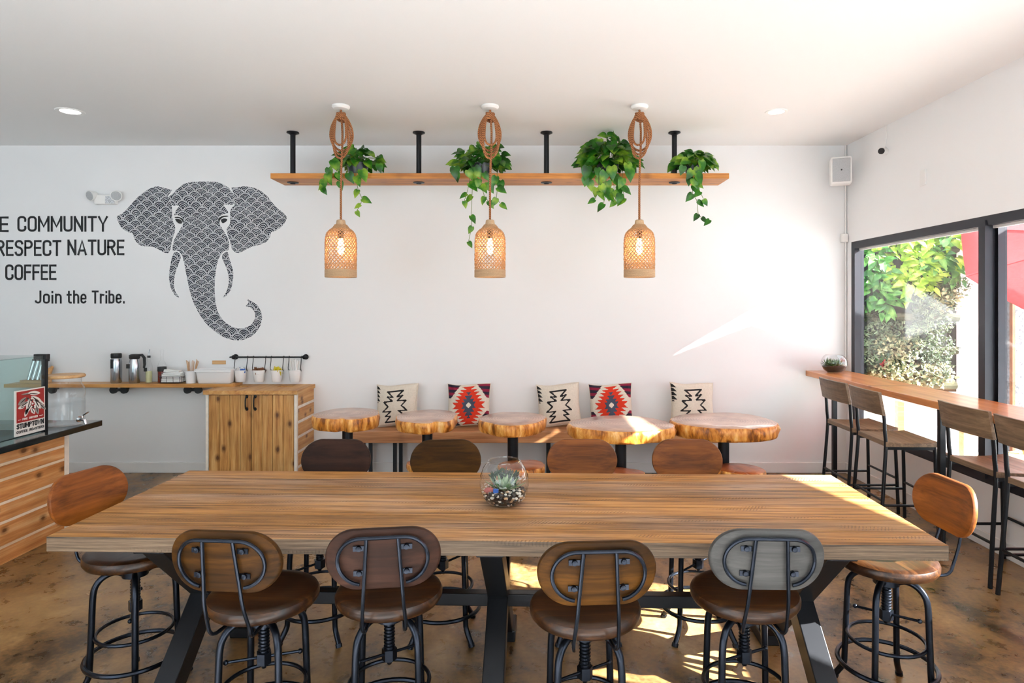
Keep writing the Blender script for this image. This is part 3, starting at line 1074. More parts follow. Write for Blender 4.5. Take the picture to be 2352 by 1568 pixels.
def make_stool(label, back_mat, group):
    t = thing('industrial_stool', label, 'stool', (0, 0, 0), 0, group)
    zs = .58
    prof = [(0, zs - .006), (.09, zs - .005), (.15, zs - .002), (.175, zs - .002), (.186, zs - .007), (.191, zs - .017), (.190, zs - .034), (.182, zs - .046), (.165, zs - .050), (0, zs - .050)]
    MB().lathe(prof, 48).build('seat', M['seat'], t)
    h = MB()
    h.lathe([(0, zs - .051), (.125, zs - .051), (.125, zs - .058), (0, zs - .058)], 24)
    h.beam((0, -.10, zs - .062), (0, .1, zs - .062), .14, .008)
    h.build('seat_plate', M['stool_metal'], t)
    s = MB()
    s.tube([(0, 0, zs - .058), (0, 0, .31)], .017, 14)
    for k in range(14):
        z = .33 + k * .012
        s.tube([(.0185 * math.cos(a), .0185 * math.sin(a), z) for a in [2 * PI * i / 12 for i in range(12)]], .0022, 4, True)
    s.build('screw_post', M['stool_metal'], t)
    n = MB()
    n.tube([(0, 0, .355), (0, 0, .315)], .027, 6)
    n.tube([(0, 0, .315), (0, 0, .298)], [.014, .008], 10)
    n.build('hub_nut', M['stool_metal'], t)
    c = MB()
    d = Vector((.8, .6, 0))
    c.tube([d * -.125 + Vector((0, 0, .352)), d * .125 + Vector((0, 0, .322))], .0055, 8)
    for q in (-1, 1):
        c.ball(d * .125 * q + Vector((0, 0, .337 - .015 * q)), .0095, 10, 6)
    c.build('crank_handle', M['stool_metal'], t)
    for k in range(4):
        a = R(45 + 90 * k)
        u = Vector((math.cos(a), math.sin(a), 0))
        pts = [u * .03 + Vector((0, 0, .47)), u * .07 + Vector((0, 0, .487)), u * .108 + Vector((0, 0, .478)), u * .135 + Vector((0, 0, .452)), u * .148 + Vector((0, 0, .41)), u * .153 + Vector((0, 0, .30)), u * .160 + Vector((0, 0, .12)), u * .166 + Vector((0, 0, .07)), u * .20 + Vector((0, 0, .012))]
        l = MB().tube(cr(pts, 5), .0125, 12)
        l.tube([u * .197 + Vector((0, 0, .016)), u * .203 + Vector((0, 0, 0))], .0155, 10)
        l.build('leg', M['stool_metal'], t)
    hub = MB().lathe([(.0, .495), (.05, .495), (.05, .462), (.0, .462)], 18)
    hub.build('leg_hub', M['stool_metal'], t)
    MB().tube([(.182 * math.cos(2 * PI * i / 48), .182 * math.sin(2 * PI * i / 48), .135) for i in range(48)], .0095, 8, True).build('foot_ring', M['stool_metal'], t)
    MB().tube([(.143 * math.cos(2 * PI * i / 40), .143 * math.sin(2 * PI * i / 40), .235) for i in range(40)], .0075, 8, True).build('brace_ring', M['stool_metal'], t)
    # back support
    zb, yb = .782, -.262
    lean = .16

    def bk(x, z, off):
        return Vector((x, yb - (z - zb) * lean + x * x * .75 + off, z))
    for sx in (-1, 1):
        pts = [(sx * .055, -.05, zs - .062), (sx * .062, -.17, zs - .064), (sx * .066, -.205, zs - .060), (sx * .069, -.222, zs - .045), (sx * .0695, -.2315, zs - .02)]
        pts += [tuple(bk(sx * (.0695 - .02 * (z - .56) / .3), z, -.024)) for z in (.64, .72, .80, .858)]
        MB().tube(cr(pts, 4), .0062, 8).build('back_rod', M['stool_metal'], t)
    st = stadium(.285, .156, 14)
    # open oval: starts and ends where it meets the two rods at the bottom
    n_ = len(st)
    st2 = [p for p in st[33:] + st[:33]]
    top = [p for p in st if not (p[1] < -.07 and abs(p[0]) < .066)]
    k = max(range(len(top)), key=lambda i: (Vector(top[i]) - Vector(top[i - 1])).length)
    top = top[k:] + top[:k]
    loop = [tuple(bk(.0, 0, 0) * 0 + bk(p[0], zb + p[1], -.024)) for p in top]
    MB().tube(loop, .0062, 8).build('back_loop', M['stool_metal'], t)
    out = stadium(.37, .206, 14)
    pb = plate(out, .024, lambda x, z: x * x * .75 - z * lean, .007)
    bp = pb.build('backrest', back_mat, t, loc=(0, yb, zb))
    for sx in (-1, 1):
        for sz in (-.042, .042):
            x = sx * .075
            y = -.012 + x * x * .75 - sz * lean
            q = MB().lathe([(0, -.014), (.008, -.012), (.011, 0)], 12, xf=Matrix.Translation((x, y, sz)) @ Matrix.Rotation(-PI / 2, 4, 'X'))
            q.box(x - .018, x + .018, y - .006, y - .001, sz - .008, sz + .008)
            q.build('bolt', M['stool_metal'], bp)
    return t


G1 = 'industrial stools around the long table'
stA = make_stool('brown oval-backed stool, leftmost along the near table side', M['back_olive'], G1)
stA.location, stA.rotation_euler = (-.955, 2.315, 0), (0, 0, R(-5))
near = [((-.51, 2.34), 8, M['back_dark'], 'dark brown oval-backed stool, second from left along the near table side'),
        ((.19, 2.225), 4, M['back_olive'], 'brown oval-backed stool, third from left along the near table side'),
        ((.775, 2.33), -2, M['back_sheen'], 'stool with a sheen-grey oval back, rightmost along the near table side')]


def stool(x, y, rz, mat, label):
    s_ = dup(stA, (x, y, 0), R(rz), label)
    for ch in s_.children:
        if ch.name.startswith('backrest') and mat is not M['back_olive']:
            ch.data = ch.data.copy()
            ch.data.materials[0] = mat
    return s_


for (x, y), rz, m_, lb in near:
    stool(x, y, rz, m_, lb)
for x, y, rz, m_, lb in ((-1.03, 3.16, 178, M['back_dark'], 'stool with dark brown back on the far table side, nearest the pine cabinet'),
                         (-.425, 3.15, 184, M['back_olive'], 'olive brown stool on the far table side, left of the glass terrarium'),
                         (.275, 3.16, 180, M['back'], 'brown stool on the far table side just right of the glass terrarium'),
                         (.825, 3.16, 179, M['back'], 'orange brown stool on the far table side, rightmost of its row')):
    stool(x, y, rz, m_, lb)
stool(-1.665, 2.72, -104, M['back'], 'orange brown stool at the left end of the long table beside the counter')
stool(1.46, 2.64, 92, M['back'], 'sunlit stool at the right end of the long table with gleaming metal legs')

# ------------------------------------------------------------------ terrariums


def pebble(mb, c, r, mat, sq=.7):
    mb.ball(c, r, 8, 5, mat, (1 + rng.uniform(-.2, .3), 1 + rng.uniform(-.2, .3), sq))


def spike(mb, base, tip, w, mat=0, curl=.2):
    """fleshy pointed leaf from base to tip"""
    base, tip = Vector(base), Vector(tip)
    d = tip - base
    s_ = d.cross(Vector((0, 0, 1)))
    if s_.length < 1e-5:
        s_ = Vector((1, 0, 0))
    s_.normalize()
    up = s_.cross(d).normalized()
    vs = []
    ks = [(0, .5), (.3, 1), (.65, .8), (.9, .35)]
    for k, q in ks:
        p = base + d * k + up * (curl * d.length * (k * k - k))
        vs += [p - s_ * w / 2 * q, p - up * w * .28 * q, p + s_ * w / 2 * q, p + up * w * .12 * q]
    n0 = len(vs)
    vs.append(tip)
    fs = []
    for a in range(3):
        for i in range(4):
            j = (i + 1) % 4
            fs.append((a * 4 + i, a * 4 + j, a * 4 + 4 + j, a * 4 + 4 + i))
    for i in range(4):
        fs.append((12 + i, 12 + (i + 1) % 4, n0))
    mb.add(vs, fs, mat, True)


tr = thing('glass_terrarium', 'round glass bowl terrarium with succulent and pebbles on the long table', 'terrarium', (-.108, 2.72, TH))
prof = [(0, .003), (.05, .003), (.075, .015), (.095, .045), (.104, .085), (.101, .122), (.088, .155), (.072, .176), (.066, .182)]
MB().lathe(prof, 48).build('bowl', M['bowl_glass'], tr)
MB().tube([(.066 * math.cos(2 * PI * i / 40), .066 * math.sin(2 * PI * i / 40), .183) for i in range(40)], .003, 6, True).build('rim', M['bowl_glass'], tr)
MB().lathe([(0, .006), (.05, .006), (.078, .022), (.09, .045), (.06, .052), (0, .058)], 28).build('soil', M['soil'], tr)
mats = [M['pebble_w'], M['pebble_t'], M['pebble_d']]
b = MB()
for i in range(300):
    a = rng.uniform(0, 2 * PI)
    if i < 150:
        z = rng.uniform(.012, .05)
        r = .05 + .043 * math.sqrt(max(0, (z - .008) / .042)) - .004
    else:
        r = rng.uniform(.03, .09)
        z = rng.uniform(.05, .062)
    pebble(b, (r * math.cos(a), r * math.sin(a), z), rng.uniform(.005, .010), rng.choice((0, 0, 1, 2, 2)))
o = b.build('pebbles', mats, tr, recalc=False)
o['kind'] = 'stuff'
b = MB()
for k in range(26):
    a = k * 2.399
    el = .35 + .9 * k / 26
    l = .10 - .035 * k / 26
    u = Vector((math.cos(a) * math.cos(el), math.sin(a) * math.cos(el), math.sin(el)))
    spike(b, (0, 0, .058), Vector((0, 0, .06)) + u * l, .018)
b.build('succulent', M['succulent'], tr, recalc=False)
b = MB()
for (x, y) in ((-.045, .03), (.0, .045), (.045, .03), (.02, .05), (-.02, .05)):
    for k in range(14):
        a = k * 2.399
        el = .2 + 1.2 * k / 14
        z0 = .10 + rng.uniform(-.01, .02)
        u = Vector((math.cos(a) * math.cos(el), math.sin(a) * math.cos(el), math.sin(el)))
        spike(b, (x, y, z0), Vector((x, y, z0)) + u * .03, .016)
    b.tube([(x, y, .05), (x, y, .11)], .004, 6)
b.build('rosette_plant', M['succ_dark'], tr, recalc=False)
MB().box(-.011, .011, -.004, .004, 0, .018).build('plant_tag', M['blue'], tr, bevel=.002, loc=(-.033, -.055, .062), rot=(0, 0, R(12)))
b = MB()
b.ball((-.062, -.02, .062), .02, 8, 6, 0, (1.2, .8, .7))
b.build('rose_stone', plain('rose_stone', (176, 96, 92), .6, noise=.2), tr)

# ------------------------------------------------------------------ log-slice pedestal tables along the bench


def slab(rx, ry, th, seed, mats, notch=None, n=72):
    q = random.Random(seed)
    ph = [q.uniform(0, 2 * PI) for _ in range(6)]
    am = [.045, .03, .022, .014, .008, .006]
    mb = MB()

    def rad(a):
        r = 1 + sum(am[k] * math.sin((k + 2) * a + ph[k]) for k in range(6))
        if notch is not None:
            d = (a - notch + PI) % (2 * PI) - PI
            r *= 1 - .22 * math.exp(-(d / .13) ** 2)
        return r
    rings = [(0.5, 0), (.97, 0), (1.0, -.006), (1.012, -th * .4), (1.0, -th * .8), (.97, -th), (.5, -th)]
    vs, fs, mt = [], [], []
    for (k, z) in rings:
        for i in range(n):
            a = 2 * PI * i / n
            wob = 1 + (.012 * math.sin(9 * a + z * 60 + ph[0]) + .008 * math.sin(17 * a + ph[1] - z * 90) if k >= .97 and -th < z < -.002 else 0)
            r = rad(a) * k * wob
            vs.append((rx * r * math.cos(a), ry * r * math.sin(a), z))
    for a in range(len(rings) - 1):
        for i in range(n):
            j = (i + 1) % n
            fs.append((a * n + i, (a + 1) * n + i, (a + 1) * n + j, a * n + j))
            mt.append(0 if a == 0 else 1)
    c = len(vs)
    vs += [(0, 0, 0), (0, 0, -th)]
    L = (len(rings) - 1) * n
    for i in range(n):
        j = (i + 1) % n
        fs.append((c, i, j))
        mt.append(0)
        fs.append((c + 1, L + j, L + i))
        mt.append(1)
    for f_, m_ in zip(fs, mt):
        mb.f.append(list(f_))
        mb.m.append(m_)
        mb.sm.append(True)
    mb.v = [Vector(v) for v in vs]
    return mb


def log_table(x, y, z, rx, ry, th, seed, label, notch=None, pole=.04, rz=0):
    t = thing('log_slice_table', label, 'table', (x, y, 0), R(rz), 'log slice tables along the bench')
    slab(rx, ry, th, seed, None, notch).build('tabletop', [M['slab'], M['bark']], t, loc=(0, 0, z), angle=60)
    MB().cyl((0, 0, .02), (0, 0, z - th), pole, 24).build('pedestal', M['black_metal'], t)
    MB().lathe([(0, 0), (.125, 0), (.125, .012), (.05, .022), (0, .022)], 32).build('base', M['black_metal'], t)
    MB().lathe([(0, z - th - .012), (.11, z - th - .012), (.11, z - th), (0, z - th)], 24).build('mounting_plate', M['black_metal'], t)


log_table(-1.42, 5.02, .755, .25, .29, .095, 11, 'log slice table with a notched bark edge, leftmost beside the pine cabinet', R(-82))
log_table(-.785, 4.93, .75, .242, .31, .08, 5, 'small log slice table in front of the left red-patterned cushion', R(-62))
log_table(-.128, 4.84, .75, .238, .31, .085, 8, 'small log slice table left of the middle black zigzag cushion')
log_table(.652, 4.62, .752, .355, .34, .085, 3, 'large log slice table in the middle of the bench row with a sunlit patch')
log_table(1.425, 4.74, .752, .37, .36, .095, 21, 'large log slice table at the right end of the bench row')

first = None
for (x, y, lab) in ((-.73, 4.695, 'low log-topped stool behind the olive brown stool left of the terrarium'), (-.056, 4.615, 'low log-topped stool seen right behind the glass terrarium'),
                    (.61, 4.395, 'low log-topped stool in front of the large middle log table'), (1.47, 4.51, 'low log-topped stool at the right end in front of the last log table')):
    if first is None:
        t = thing('log_stool', lab, 'stool', (x, y, 0), 0, 'low log stools by the bench tables')
        slab(.165, .165, .05, 31, None).build('seat', [M['slab_red'], M['bark']], t, loc=(0, 0, .455), angle=60)
        MB().cyl((0, 0, .015), (0, 0, .405), .028, 18).build('pedestal', M['black_metal'], t)
        MB().lathe([(0, 0), (.085, 0), (.085, .01), (.04, .018), (0, .018)], 28).build('base', M['black_metal'], t)
        first = t
    else:
        dup(first, (x, y, 0), R(rng.uniform(0, 300)), lab)

# ------------------------------------------------------------------ bench and cushions
BZ = .467
bn = thing('bench', 'long wooden bench along the back wall with slim black legs', 'bench', (0, 5.94, 0))
MB().box(-1.66, 1.86, -.19, .19, BZ - .10, BZ).build('seat', M['bench_wood'], bn, bevel=.006)
for x in (-1.5, -1.215, .17, 1.42):
    for y in (-.13, .13):
        MB().box(x - .016, x + .016, y - .016, y + .016, 0, BZ - .1).build('leg', M['black_metal'], bn)
    

def seg_d(p, a, b):
    ax, ay = a
    bx, by = b
    dx, dy = bx - ax, by - ay
    t = max(0, min(1, ((p[0] - ax) * dx + (p[1] - ay) * dy) / (dx * dx + dy * dy + 1e-9)))
    return math.hypot(p[0] - ax - t * dx, p[1] - ay - t * dy)


half = [(-.0, .66), (-.38, .66), (-.10, .37), (-.36, .40), (-.12, .18), (-.53, .15), (-.31, -.07), (-.58, -.31), (-.18, -.30), (-.44, -.53), (-.2, -.53), (-.46, -.82), (0, -.82)]
zig = [(half[i], half[i + 1]) for i in range(len(half) - 1)]


def pat_bw(u, v):
    p = (-abs(u + .02), v)
    if any(seg_d(p, a, b) < .036 for a, b in zig):
        return 1
    # small triangles along the left edge
    if u < -.72 and .1 < v < .98:
        k = (v * 5.2) % 1
        if (u + 1) < .22 * (1 - k) + .03 and k < .85:
            return 1
    return 0


def pat_red(u, v):
    au = abs(u)
    av = abs(v + .05)
    if au * 1.0 + av * .9 < .13:
        return 0
    h = .155
    row = int(av / h)
    k = (av / h) - row                       # 0 near the middle of the cushion, 1 further out
    wid = [.80, .68, .60, .50, .42, .30, .0]
    w0 = wid[min(row, 6)]
    w = w0 - .2 * (1 - k) if w0 > 0 else 0
    inner = [.34, .27, .18, .10, 0, 0, 0][min(row, 6)] - .10 * (1 - k)
    if row < 4 and au < inner:
        return 3
    if au < w:
        return 2
    # stepped wine and navy corners
    c = abs(v)
    if c > .3:
        r2 = int((c - .3) / .14)
        k2 = ((c - .3) / .14) - r2
        if au > 1 - (.12 + r2 * .10 + .14 * k2):
            return 5 if (r2 + (1 if u > 0 else 0)) % 2 == 0 else 4
    return 0


def cushion(name, label, cx, w, tilt, pat, rz, roll, mats, group):
    N = 72
    mb = MB()
    vs, fs, mt = [], [], []
    hw, hh, hd = w / 2, w / 2 * .98, .075

    def shape(u, v, s_):
        pin = 1 - .07 * (1 - u * u) * (v * v) * 1.0
        pin2 = 1 - .07 * (1 - v * v) * (u * u)
        x = u * hw * pin2
        z = v * hh * pin
        th = hd * (max(0, (1 - u * u)) * max(0, (1 - v * v))) ** .42
        fold = .008 * math.sin(5 * u + 2 * v) * (1 - abs(v)) * (1 - abs(u))
        return (x, -s_ * th + fold, z + .006 * math.sin(3 * u))
    for s_ in (1, -1):
        b0 = len(vs)
        for i in range(N + 1):
            for j in range(N + 1):
                vs.append(shape(-1 + 2 * j / N, -1 + 2 * i / N, s_))
        for i in range(N):
            for j in range(N):
                a = b0 + i * (N + 1) + j
                fs.append((a, a + 1, a + N + 2, a + N + 1))
                u, v = -1 + 2 * (j + .5) / N, -1 + 2 * (i + .5) / N
                mt.append(pat(u, v) if s_ == 1 else 0)
    mb.v = [Vector(q) for q in vs]
    mb.f = [list(q) for q in fs]
    mb.m = mt
    mb.sm = [True] * len(fs)
    t = thing(name, label, 'cushion', (0, 0, 0), 0, group)
    mb.build('cover', mats, t, angle=80)
    # piping along the seam
    edge = [shape(-1 + 2 * k / 12, -1, 1) for k in range(12)] + [shape(1, -1 + 2 * k / 12, 1) for k in range(12)] + [shape(1 - 2 * k / 12, 1, 1) for k in range(12)] + [shape(-1, 1 - 2 * k / 12, 1) for k in range(12)]
    MB().tube(edge, .0045, 6, True).build('piping', M['cream'], t)
    hz = hh * math.cos(tilt)
    t.location = (cx, 6.00 - .0, BZ + hz + .012)
    t.rotation_euler = Euler((-tilt, roll, rz), 'ZYX')
    return t


mats = [M['cream'], M['yarn_black'], M['yarn_red'], M['yarn_slate'], M['yarn_wine'], M['yarn_navy']]
GC = 'cushions on the wall bench'
cushion('throw_cushion', 'leftmost cream cushion with black zigzag pattern, behind the first two log tables', -1.235, .395, R(12), pat_bw, R(-4), R(-2), mats, GC)
cushion('throw_cushion', 'red diamond-pattern cushion left on the bench, seen almost whole', -.567, .40, R(12), pat_red, R(2), R(0), mats, GC)
cushion('throw_cushion', 'cream cushion with black zigzag pattern in the middle of the bench', .27, .40, R(12), pat_bw, R(2), R(-3), mats, GC)
cushion('throw_cushion', 'red diamond-pattern cushion half hidden behind the large middle log table', .755, .40, R(12), pat_red, R(-3), R(-2), mats, GC)
cushion('throw_cushion', 'rightmost cream cushion with black zigzag, behind the right end log table', 1.51, .41, R(12), pat_bw, R(3), R(2), mats, GC)
# ------------------------------------------------------------------ service counter at the left
sc_ = thing('service_counter', 'service counter with black stone top and knotty cedar plank front at left', 'counter', (0, 0, 0))
CX, CY0, CY1 = -3.25, .6, 4.5
MB().box(-4.5, CX - .022, CY0, CY1, 0, .714).build('body', M['trim'], sc_)
gr = MB().box(-4.6, -3.13, CY0, 4.72, .716, .757)
gr.build('countertop', M['granite'], sc_, bevel=.004)
zs = [0, .115, .265, .385, .53, .625, .716]
tone = [0, 0, 1, 0, 0, 0]
fm = []
for k, c in enumerate(((150, 76, 30), (196, 116, 58), (220, 150, 92))):
    pass
for i in range(6):
    pl = MB()
    pl.box(CX - .02, CX, CY0, CY1, zs[i] + .0005, zs[i + 1] - .018, 0)
    pl.box(CX - .02, CX - .001, CY0, CY1, zs[i + 1] - .018, zs[i + 1] - .0005, 1)
    pl.build('front_plank', [M['front_wood'], M['front_pale']], sc_, bevel=.002, recalc=False)
MB().box(CX - .03, CX + .004, CY1, CY1 + .04, 0, .714).build('corner_post', M['sap'], sc_)

# glass display case on the counter
dc = thing('display_case', 'glass display case with a black corner post standing on the black counter', 'display case', (0, 0, .757))
gx0, gx1, gy0, gy1, gz = -4.1, -3.252, 2.7, 4.335, .50
MB().box(gx1 - .006, gx1, gy0, gy1, .004, gz).build('side_glass', M['case_glass'], dc)
MB().box(gx0, gx1 - .007, gy1 - .006, gy1, .004, gz).build('end_glass', M['case_glass'], dc)
MB().box(gx0, gx1, gy0, gy1, gz, gz + .006).build('top_glass', M['case_glass'], dc)
MB().box(gx1 - .026, gx1 + .002, gy1 - .012, gy1 + .012, 0, gz + .006).build('corner_post', M['black_metal'], dc)
MB().box(gx1 - .075, gx1 + .012, gy1 - .018, gy1 + .018, gz - .022, gz + .012).build('post_cap', M['black_matte'], dc, bevel=.003)
MB().box(gx0, gx1 - .008, gy0, gy1 - .008, 0.0005, .004).build('base_plate', M['black_metal'], dc)

# poster leaning inside the case
po = thing('coffee_poster', 'red and white coffee poster with a leafy branch taped to the glass case', 'poster', (gx1 + .0048, 4.185, .766), R(90))
po.scale = (1.27, 1, .965)
MB().box(-.098, .098, -.004, .004, 0, .30).build('board', M['poster_white'], po)
MB().box(-.090, .090, -.0062, -.0042, .088, .292).build('red_panel', M['poster_red'], po)
b = MB()


def pleaf(mb, cx, cz, ang, l, w, y, mat):
    n = 9
    top, bot = [], []
    for i in range(n):
        k = i / (n - 1)
        h = w * math.sin(PI * k) ** .8
        top.append((k * l, h))
        bot.append((k * l, -h))
    pts = top + bot[::-1][1:-1]
    ca, sa = math.cos(ang), math.sin(ang)
    mb.add([(cx + x * ca - z * sa, y, cz + x * sa + z * ca) for x, z in pts], [tuple(range(len(pts)))], mat)


q = random.Random(5)
for k, (x, z, a, l, w) in enumerate(((-.065, .272, 0, .10, .006), (-.02, .275, -10, .085, .015), (.0, .25, -35, .09, .014), (-.03, .25, -140, .07, .014), (-.01, .235, -100, .08, .015), (.02, .23, -60, .09, .015), (-.02, .22, -150, .075, .014), (.03, .215, -30, .07, .012), (.0, .2, -120, .075, .014), (.03, .19, -75, .075, .013), (-.035, .195, -165, .05, .011), (-.02, .175, -110, .06, .012), (.05, .2, -50, .08, .012), (.0, .17, -60, .05, .012))):
    pleaf(b, x, z, R(a), l, w, -.0068 - .0003 * (k % 3), 0 if k % 3 else 1)
    pleaf(b, x + .004, z - .003, R(a - 4), l * .8, w * .25, -.0078, 2)
for k in range(16):
    b.ball((q.uniform(-.04, .03), -.0068, q.uniform(.17, .24)), .007, 8, 5, q.choice((0, 1, 2)), (1, .15, 1))
b.build('branch_print', [M['poster_white'], M['poster_grey'], M['poster_dark']], po, recalc=False)
b = MB()
write(b, 'STUMPTOWN', -.091, .091, .047, .034, .0075, -.0052, gap=.3)
write(b, 'COFFEE', -.091, -.02, .018, .018, .0042, -.0052, gap=.3)
write(b, 'ROASTERS', -.008, .091, .018, .018, .0042, -.0052, gap=.3)
b.build('lettering', M['black_paint'], po, recalc=False)
b = MB()
write(b, 'FINE', -.055, -.022, .100, .014, .0032, -.0068, gap=.3)
write(b, 'COFFEES', -.012, .046, .100, .014, .0032, -.0068, gap=.3)
for x0, x1 in ((-.082, -.063), (.056, .082)):
    b.add([(x0, -.0068, .105), (x1, -.0068, .105), (x1, -.0068, .108), (x0, -.0068, .108)], [(0, 1, 2, 3)])
b.build('small_lettering', M['poster_white'], po, recalc=False)

# things behind the case glass
wb = thing('wire_basket', 'round wire basket standing in the glass case left of the poster', 'basket', (-3.56, 4.10, .7615))
b = MB()
for k, z in enumerate((.004, .05, .1, .15, .2)):
    r = .085 + .02 * k / 4
    b.tube([(r * math.cos(2 * PI * i / 32), r * math.sin(2 * PI * i / 32), z) for i in range(32)], .0018 if k < 4 else .003, 5, True)
for i in range(20):
    a = 2 * PI * i / 20
    b.tube([(.085 * math.cos(a), .085 * math.sin(a), .004), (.105 * math.cos(a), .105 * math.sin(a), .2)], .0014, 4)
b.build('wire_frame', M['steel'], wb, recalc=False)
MB().lathe([(0, 0), (.083, 0), (.085, .006), (0, .006)], 24).build('base', M['black_matte'], wb)
cp = thing('dark_tumbler', 'dark grey tumbler at the very left edge in the glass case', 'cup', (-3.475, 3.93, .7615))
MB().lathe([(0, 0), (.038, 0), (.046, .1), (.043, .1), (.036, .008), (0, .008)], 28).build('cup', M['dark_pot'], cp)

# drinks dispenser
dd = thing('drink_dispenser', 'glass drink dispenser with wooden lid and chrome spigot on the counter', 'dispenser', (-3.25, 4.5, .757))
MB().lathe([(0, .004), (.10, .004), (.118, .012), (.122, .03), (.122, .235), (.118, .262), (.102, .29), (.099, .325), (.103, .335)], 44).build('jar', M['glass'], dd)
MB().lathe([(0, .336), (.118, .336), (.124, .342), (.124, .352), (.117, .358), (0, .358)], 44).build('lid', M['tan_wood'], dd)
MB().lathe([(0, .008), (.116, .014), (.119, .03), (.119, .18), (0, .18)], 40).build('water', clear_glass('water_in_jar', (.95, .97, .98), .6), dd)
sp = MB()
sp.tube([(.118, 0, .05), (.15, 0, .052), (.17, 0, .045), (.178, 0, .018)], [.014, .013, .012, .009], 14)
sp.tube([(.118, 0, .05), (.126, 0, .05)], .021, 18)
sg = sp.build('spigot', M['chrome'], dd)
MB().tube([(.152, 0, .055), (.153, 0, .078), (.205, 0, .105)], [.006, .006, .005], 10).build('tap_lever', M['chrome'], sg)
dd.rotation_euler[2] = R(-12)

# ------------------------------------------------------------------ wall ledge
lg = thing('wall_ledge', 'slim wooden ledge on the back wall below the slogan and elephant', 'shelf', (0, 0, 0))
LZ = .868
MB().box(-4.86, -2.74, 5.95, YB - .001, LZ - .032, LZ).build('board', M['ledge_wood'], lg, bevel=.003)
for x in (-3.83, -3.14, -4.5):
    br = MB()
    for sx in (-1, 1):
        c0 = Vector((x + sx * .05, 0, 0))
        br.tube([(c0.x, 5.995, LZ - .06), (c0.x, 6.02, LZ - .06)], .034, 20)
    br.tube([(x - .05, 6.01, LZ - .06), (x + .05, 6.01, LZ - .06)], .014, 12)
    br.tube([(x, 6.02, LZ - .06), (x, YB - .002, LZ - .06)], .012, 10)
    br.tube([(x, 6.05, LZ - .06), (x, 6.05, LZ - .033)], .014, 10)
    br.build('pipe_bracket', M['black_matte'], lg)


def on_ledge(px, Y=6.05):
    return ((px - PX) * Y / F, Y, LZ)


th = thing('steel_tumbler', 'plain steel tumbler flask without handle on the ledge below the elephant', 'flask', on_ledge(267))
MB().lathe([(0, 0), (.044, 0), (.047, .006), (.047, .20), (.042, .225), (.04, .232), (0, .232)], 32).build('body', M['steel'], th)
MB().lathe([(0, .233), (.042, .233), (.045, .24), (.045, .272), (.041, .278), (0, .278)], 32).build('lid', M['black_matte'], th)
MB().box(-.012, .012, -.0485, -.045, .14, .225).build('label_strip', M['black_matte'], th, loc=(-.012, 0, 0))
cf = thing('steel_carafe', 'steel coffee carafe with black handle and lid on the ledge', 'carafe', on_ledge(309))
MB().lathe([(0, 0), (.044, 0), (.047, .006), (.048, .17), (.04, .215), (.038, .225), (0, .225)], 32).build('body', M['steel'], cf)
MB().lathe([(0, .226), (.04, .226), (.046, .235), (.046, .262), (.03, .27), (0, .27)], 32).build('lid', M['black_matte'], cf)
MB().tube([(.03, 0, .258), (.07, 0, .262), (.092, 0, .235), (.094, 0, .17), (.088, 0, .14)], [.013, .013, .013, .011, .009], 12).build('handle', M['black_matte'], cf)
MB().box(-.05, -.02, -.0465, -.042, .14, .18).build('badge', M['black_matte'], cf)
ob = thing('syrup_bottle', 'clear glass bottle of pale syrup with a pourer on the ledge', 'bottle', on_ledge(342))
bp_ = [(0, 0), (.028, 0), (.031, .006), (.031, .15), (.024, .18), (.013, .205), (.012, .235), (0, .236)]
MB().lathe(bp_, 24).build('bottle', M['glass'], ob)
MB().lathe([(0, .004), (.026, .006), (.028, .11), (0, .11)], 20).build('syrup', M['oil'], ob)
p_ = MB().lathe([(0, .236), (.014, .236), (.014, .256), (0, .256)], 16).build('stopper', M['black_matte'], ob)
MB().tube([(0, 0, .255), (0, 0, .285), (.008, 0, .315)], .005, 8).build('spout', M['chrome'], p_)
MB().box(-.03, .0, -.033, -.029, .11, .145).build('label', M['black_matte'], ob)
ab = thing('syrup_bottle', 'bottle of dark red syrup with clear neck on the ledge', 'bottle', on_ledge(372))
MB().lathe([(0, 0), (.034, 0), (.037, .006), (.037, .155), (.03, .185), (.014, .215), (.013, .29), (.016, .292), (.016, .31), (0, .31)], 24).build('bottle', M['glass'], ab)
MB().lathe([(0, .003), (.034, .006), (.035, .145), (.0, .145)], 24).build('syrup', M['amber'], ab)
MB().lathe([(.0375, .11), (.0385, .112), (.0385, .15), (.0375, .152)], 24).build('label_band', M['black_matte'], ab)
nb = thing('napkin_basket', 'black wire basket of white paper napkins on the ledge', 'basket', on_ledge(398, 6.03))
b = MB()
for z, e in ((.012, 0), (.055, .006), (.066, .006)):
    w_, d_ = .095 + e, .055 + e
    b.tube([(x * w_, y * d_, z) for x, y in ((-1, -.8), (-.9, -1), (.9, -1), (1, -.8), (1, .8), (.9, 1), (-.9, 1), (-1, .8))], .0022, 5, True)
for x in (-.09, -.03, .03, .09):
    b.tube([(x, -.061, .066), (x, -.055, .012), (x, .055, .012), (x, .061, .066)], .0018, 5)
for y in (-.04, 0, .04):
    b.tube([(-.101, y, .066), (-.095, y, .012), (.095, y, .012), (.101, y, .066)], .0018, 5)
b.build('wire_frame', M['black_metal'], nb, recalc=False)
b = MB()
for k in range(9):
    z = .014 + k * .0125
    b.cbox((rng.uniform(-.003, .003), rng.uniform(-.003, .003), z + .006), (.178 - .012 * max(0, k - 5), .098 - .004 * k, .0115), 0, Euler((0, R(rng.uniform(-1, 1) + (4 if k > 6 else 0)), R(rng.uniform(-2, 2)))))
nk = b.build('napkins', M['paper'], nb, bevel=.003, recalc=False)
nk['kind'] = 'stuff'
sc2 = thing('stirrer_cup', 'white cup full of wooden stirrers on the ledge', 'cup', on_ledge(439))
MB().lathe([(0, 0), (.042, 0), (.052, .11), (.057, .115), (.053, .118), (.048, .11), (.039, .006), (0, .006)], 30).build('cup', M['enamel'], sc2)
b = MB()
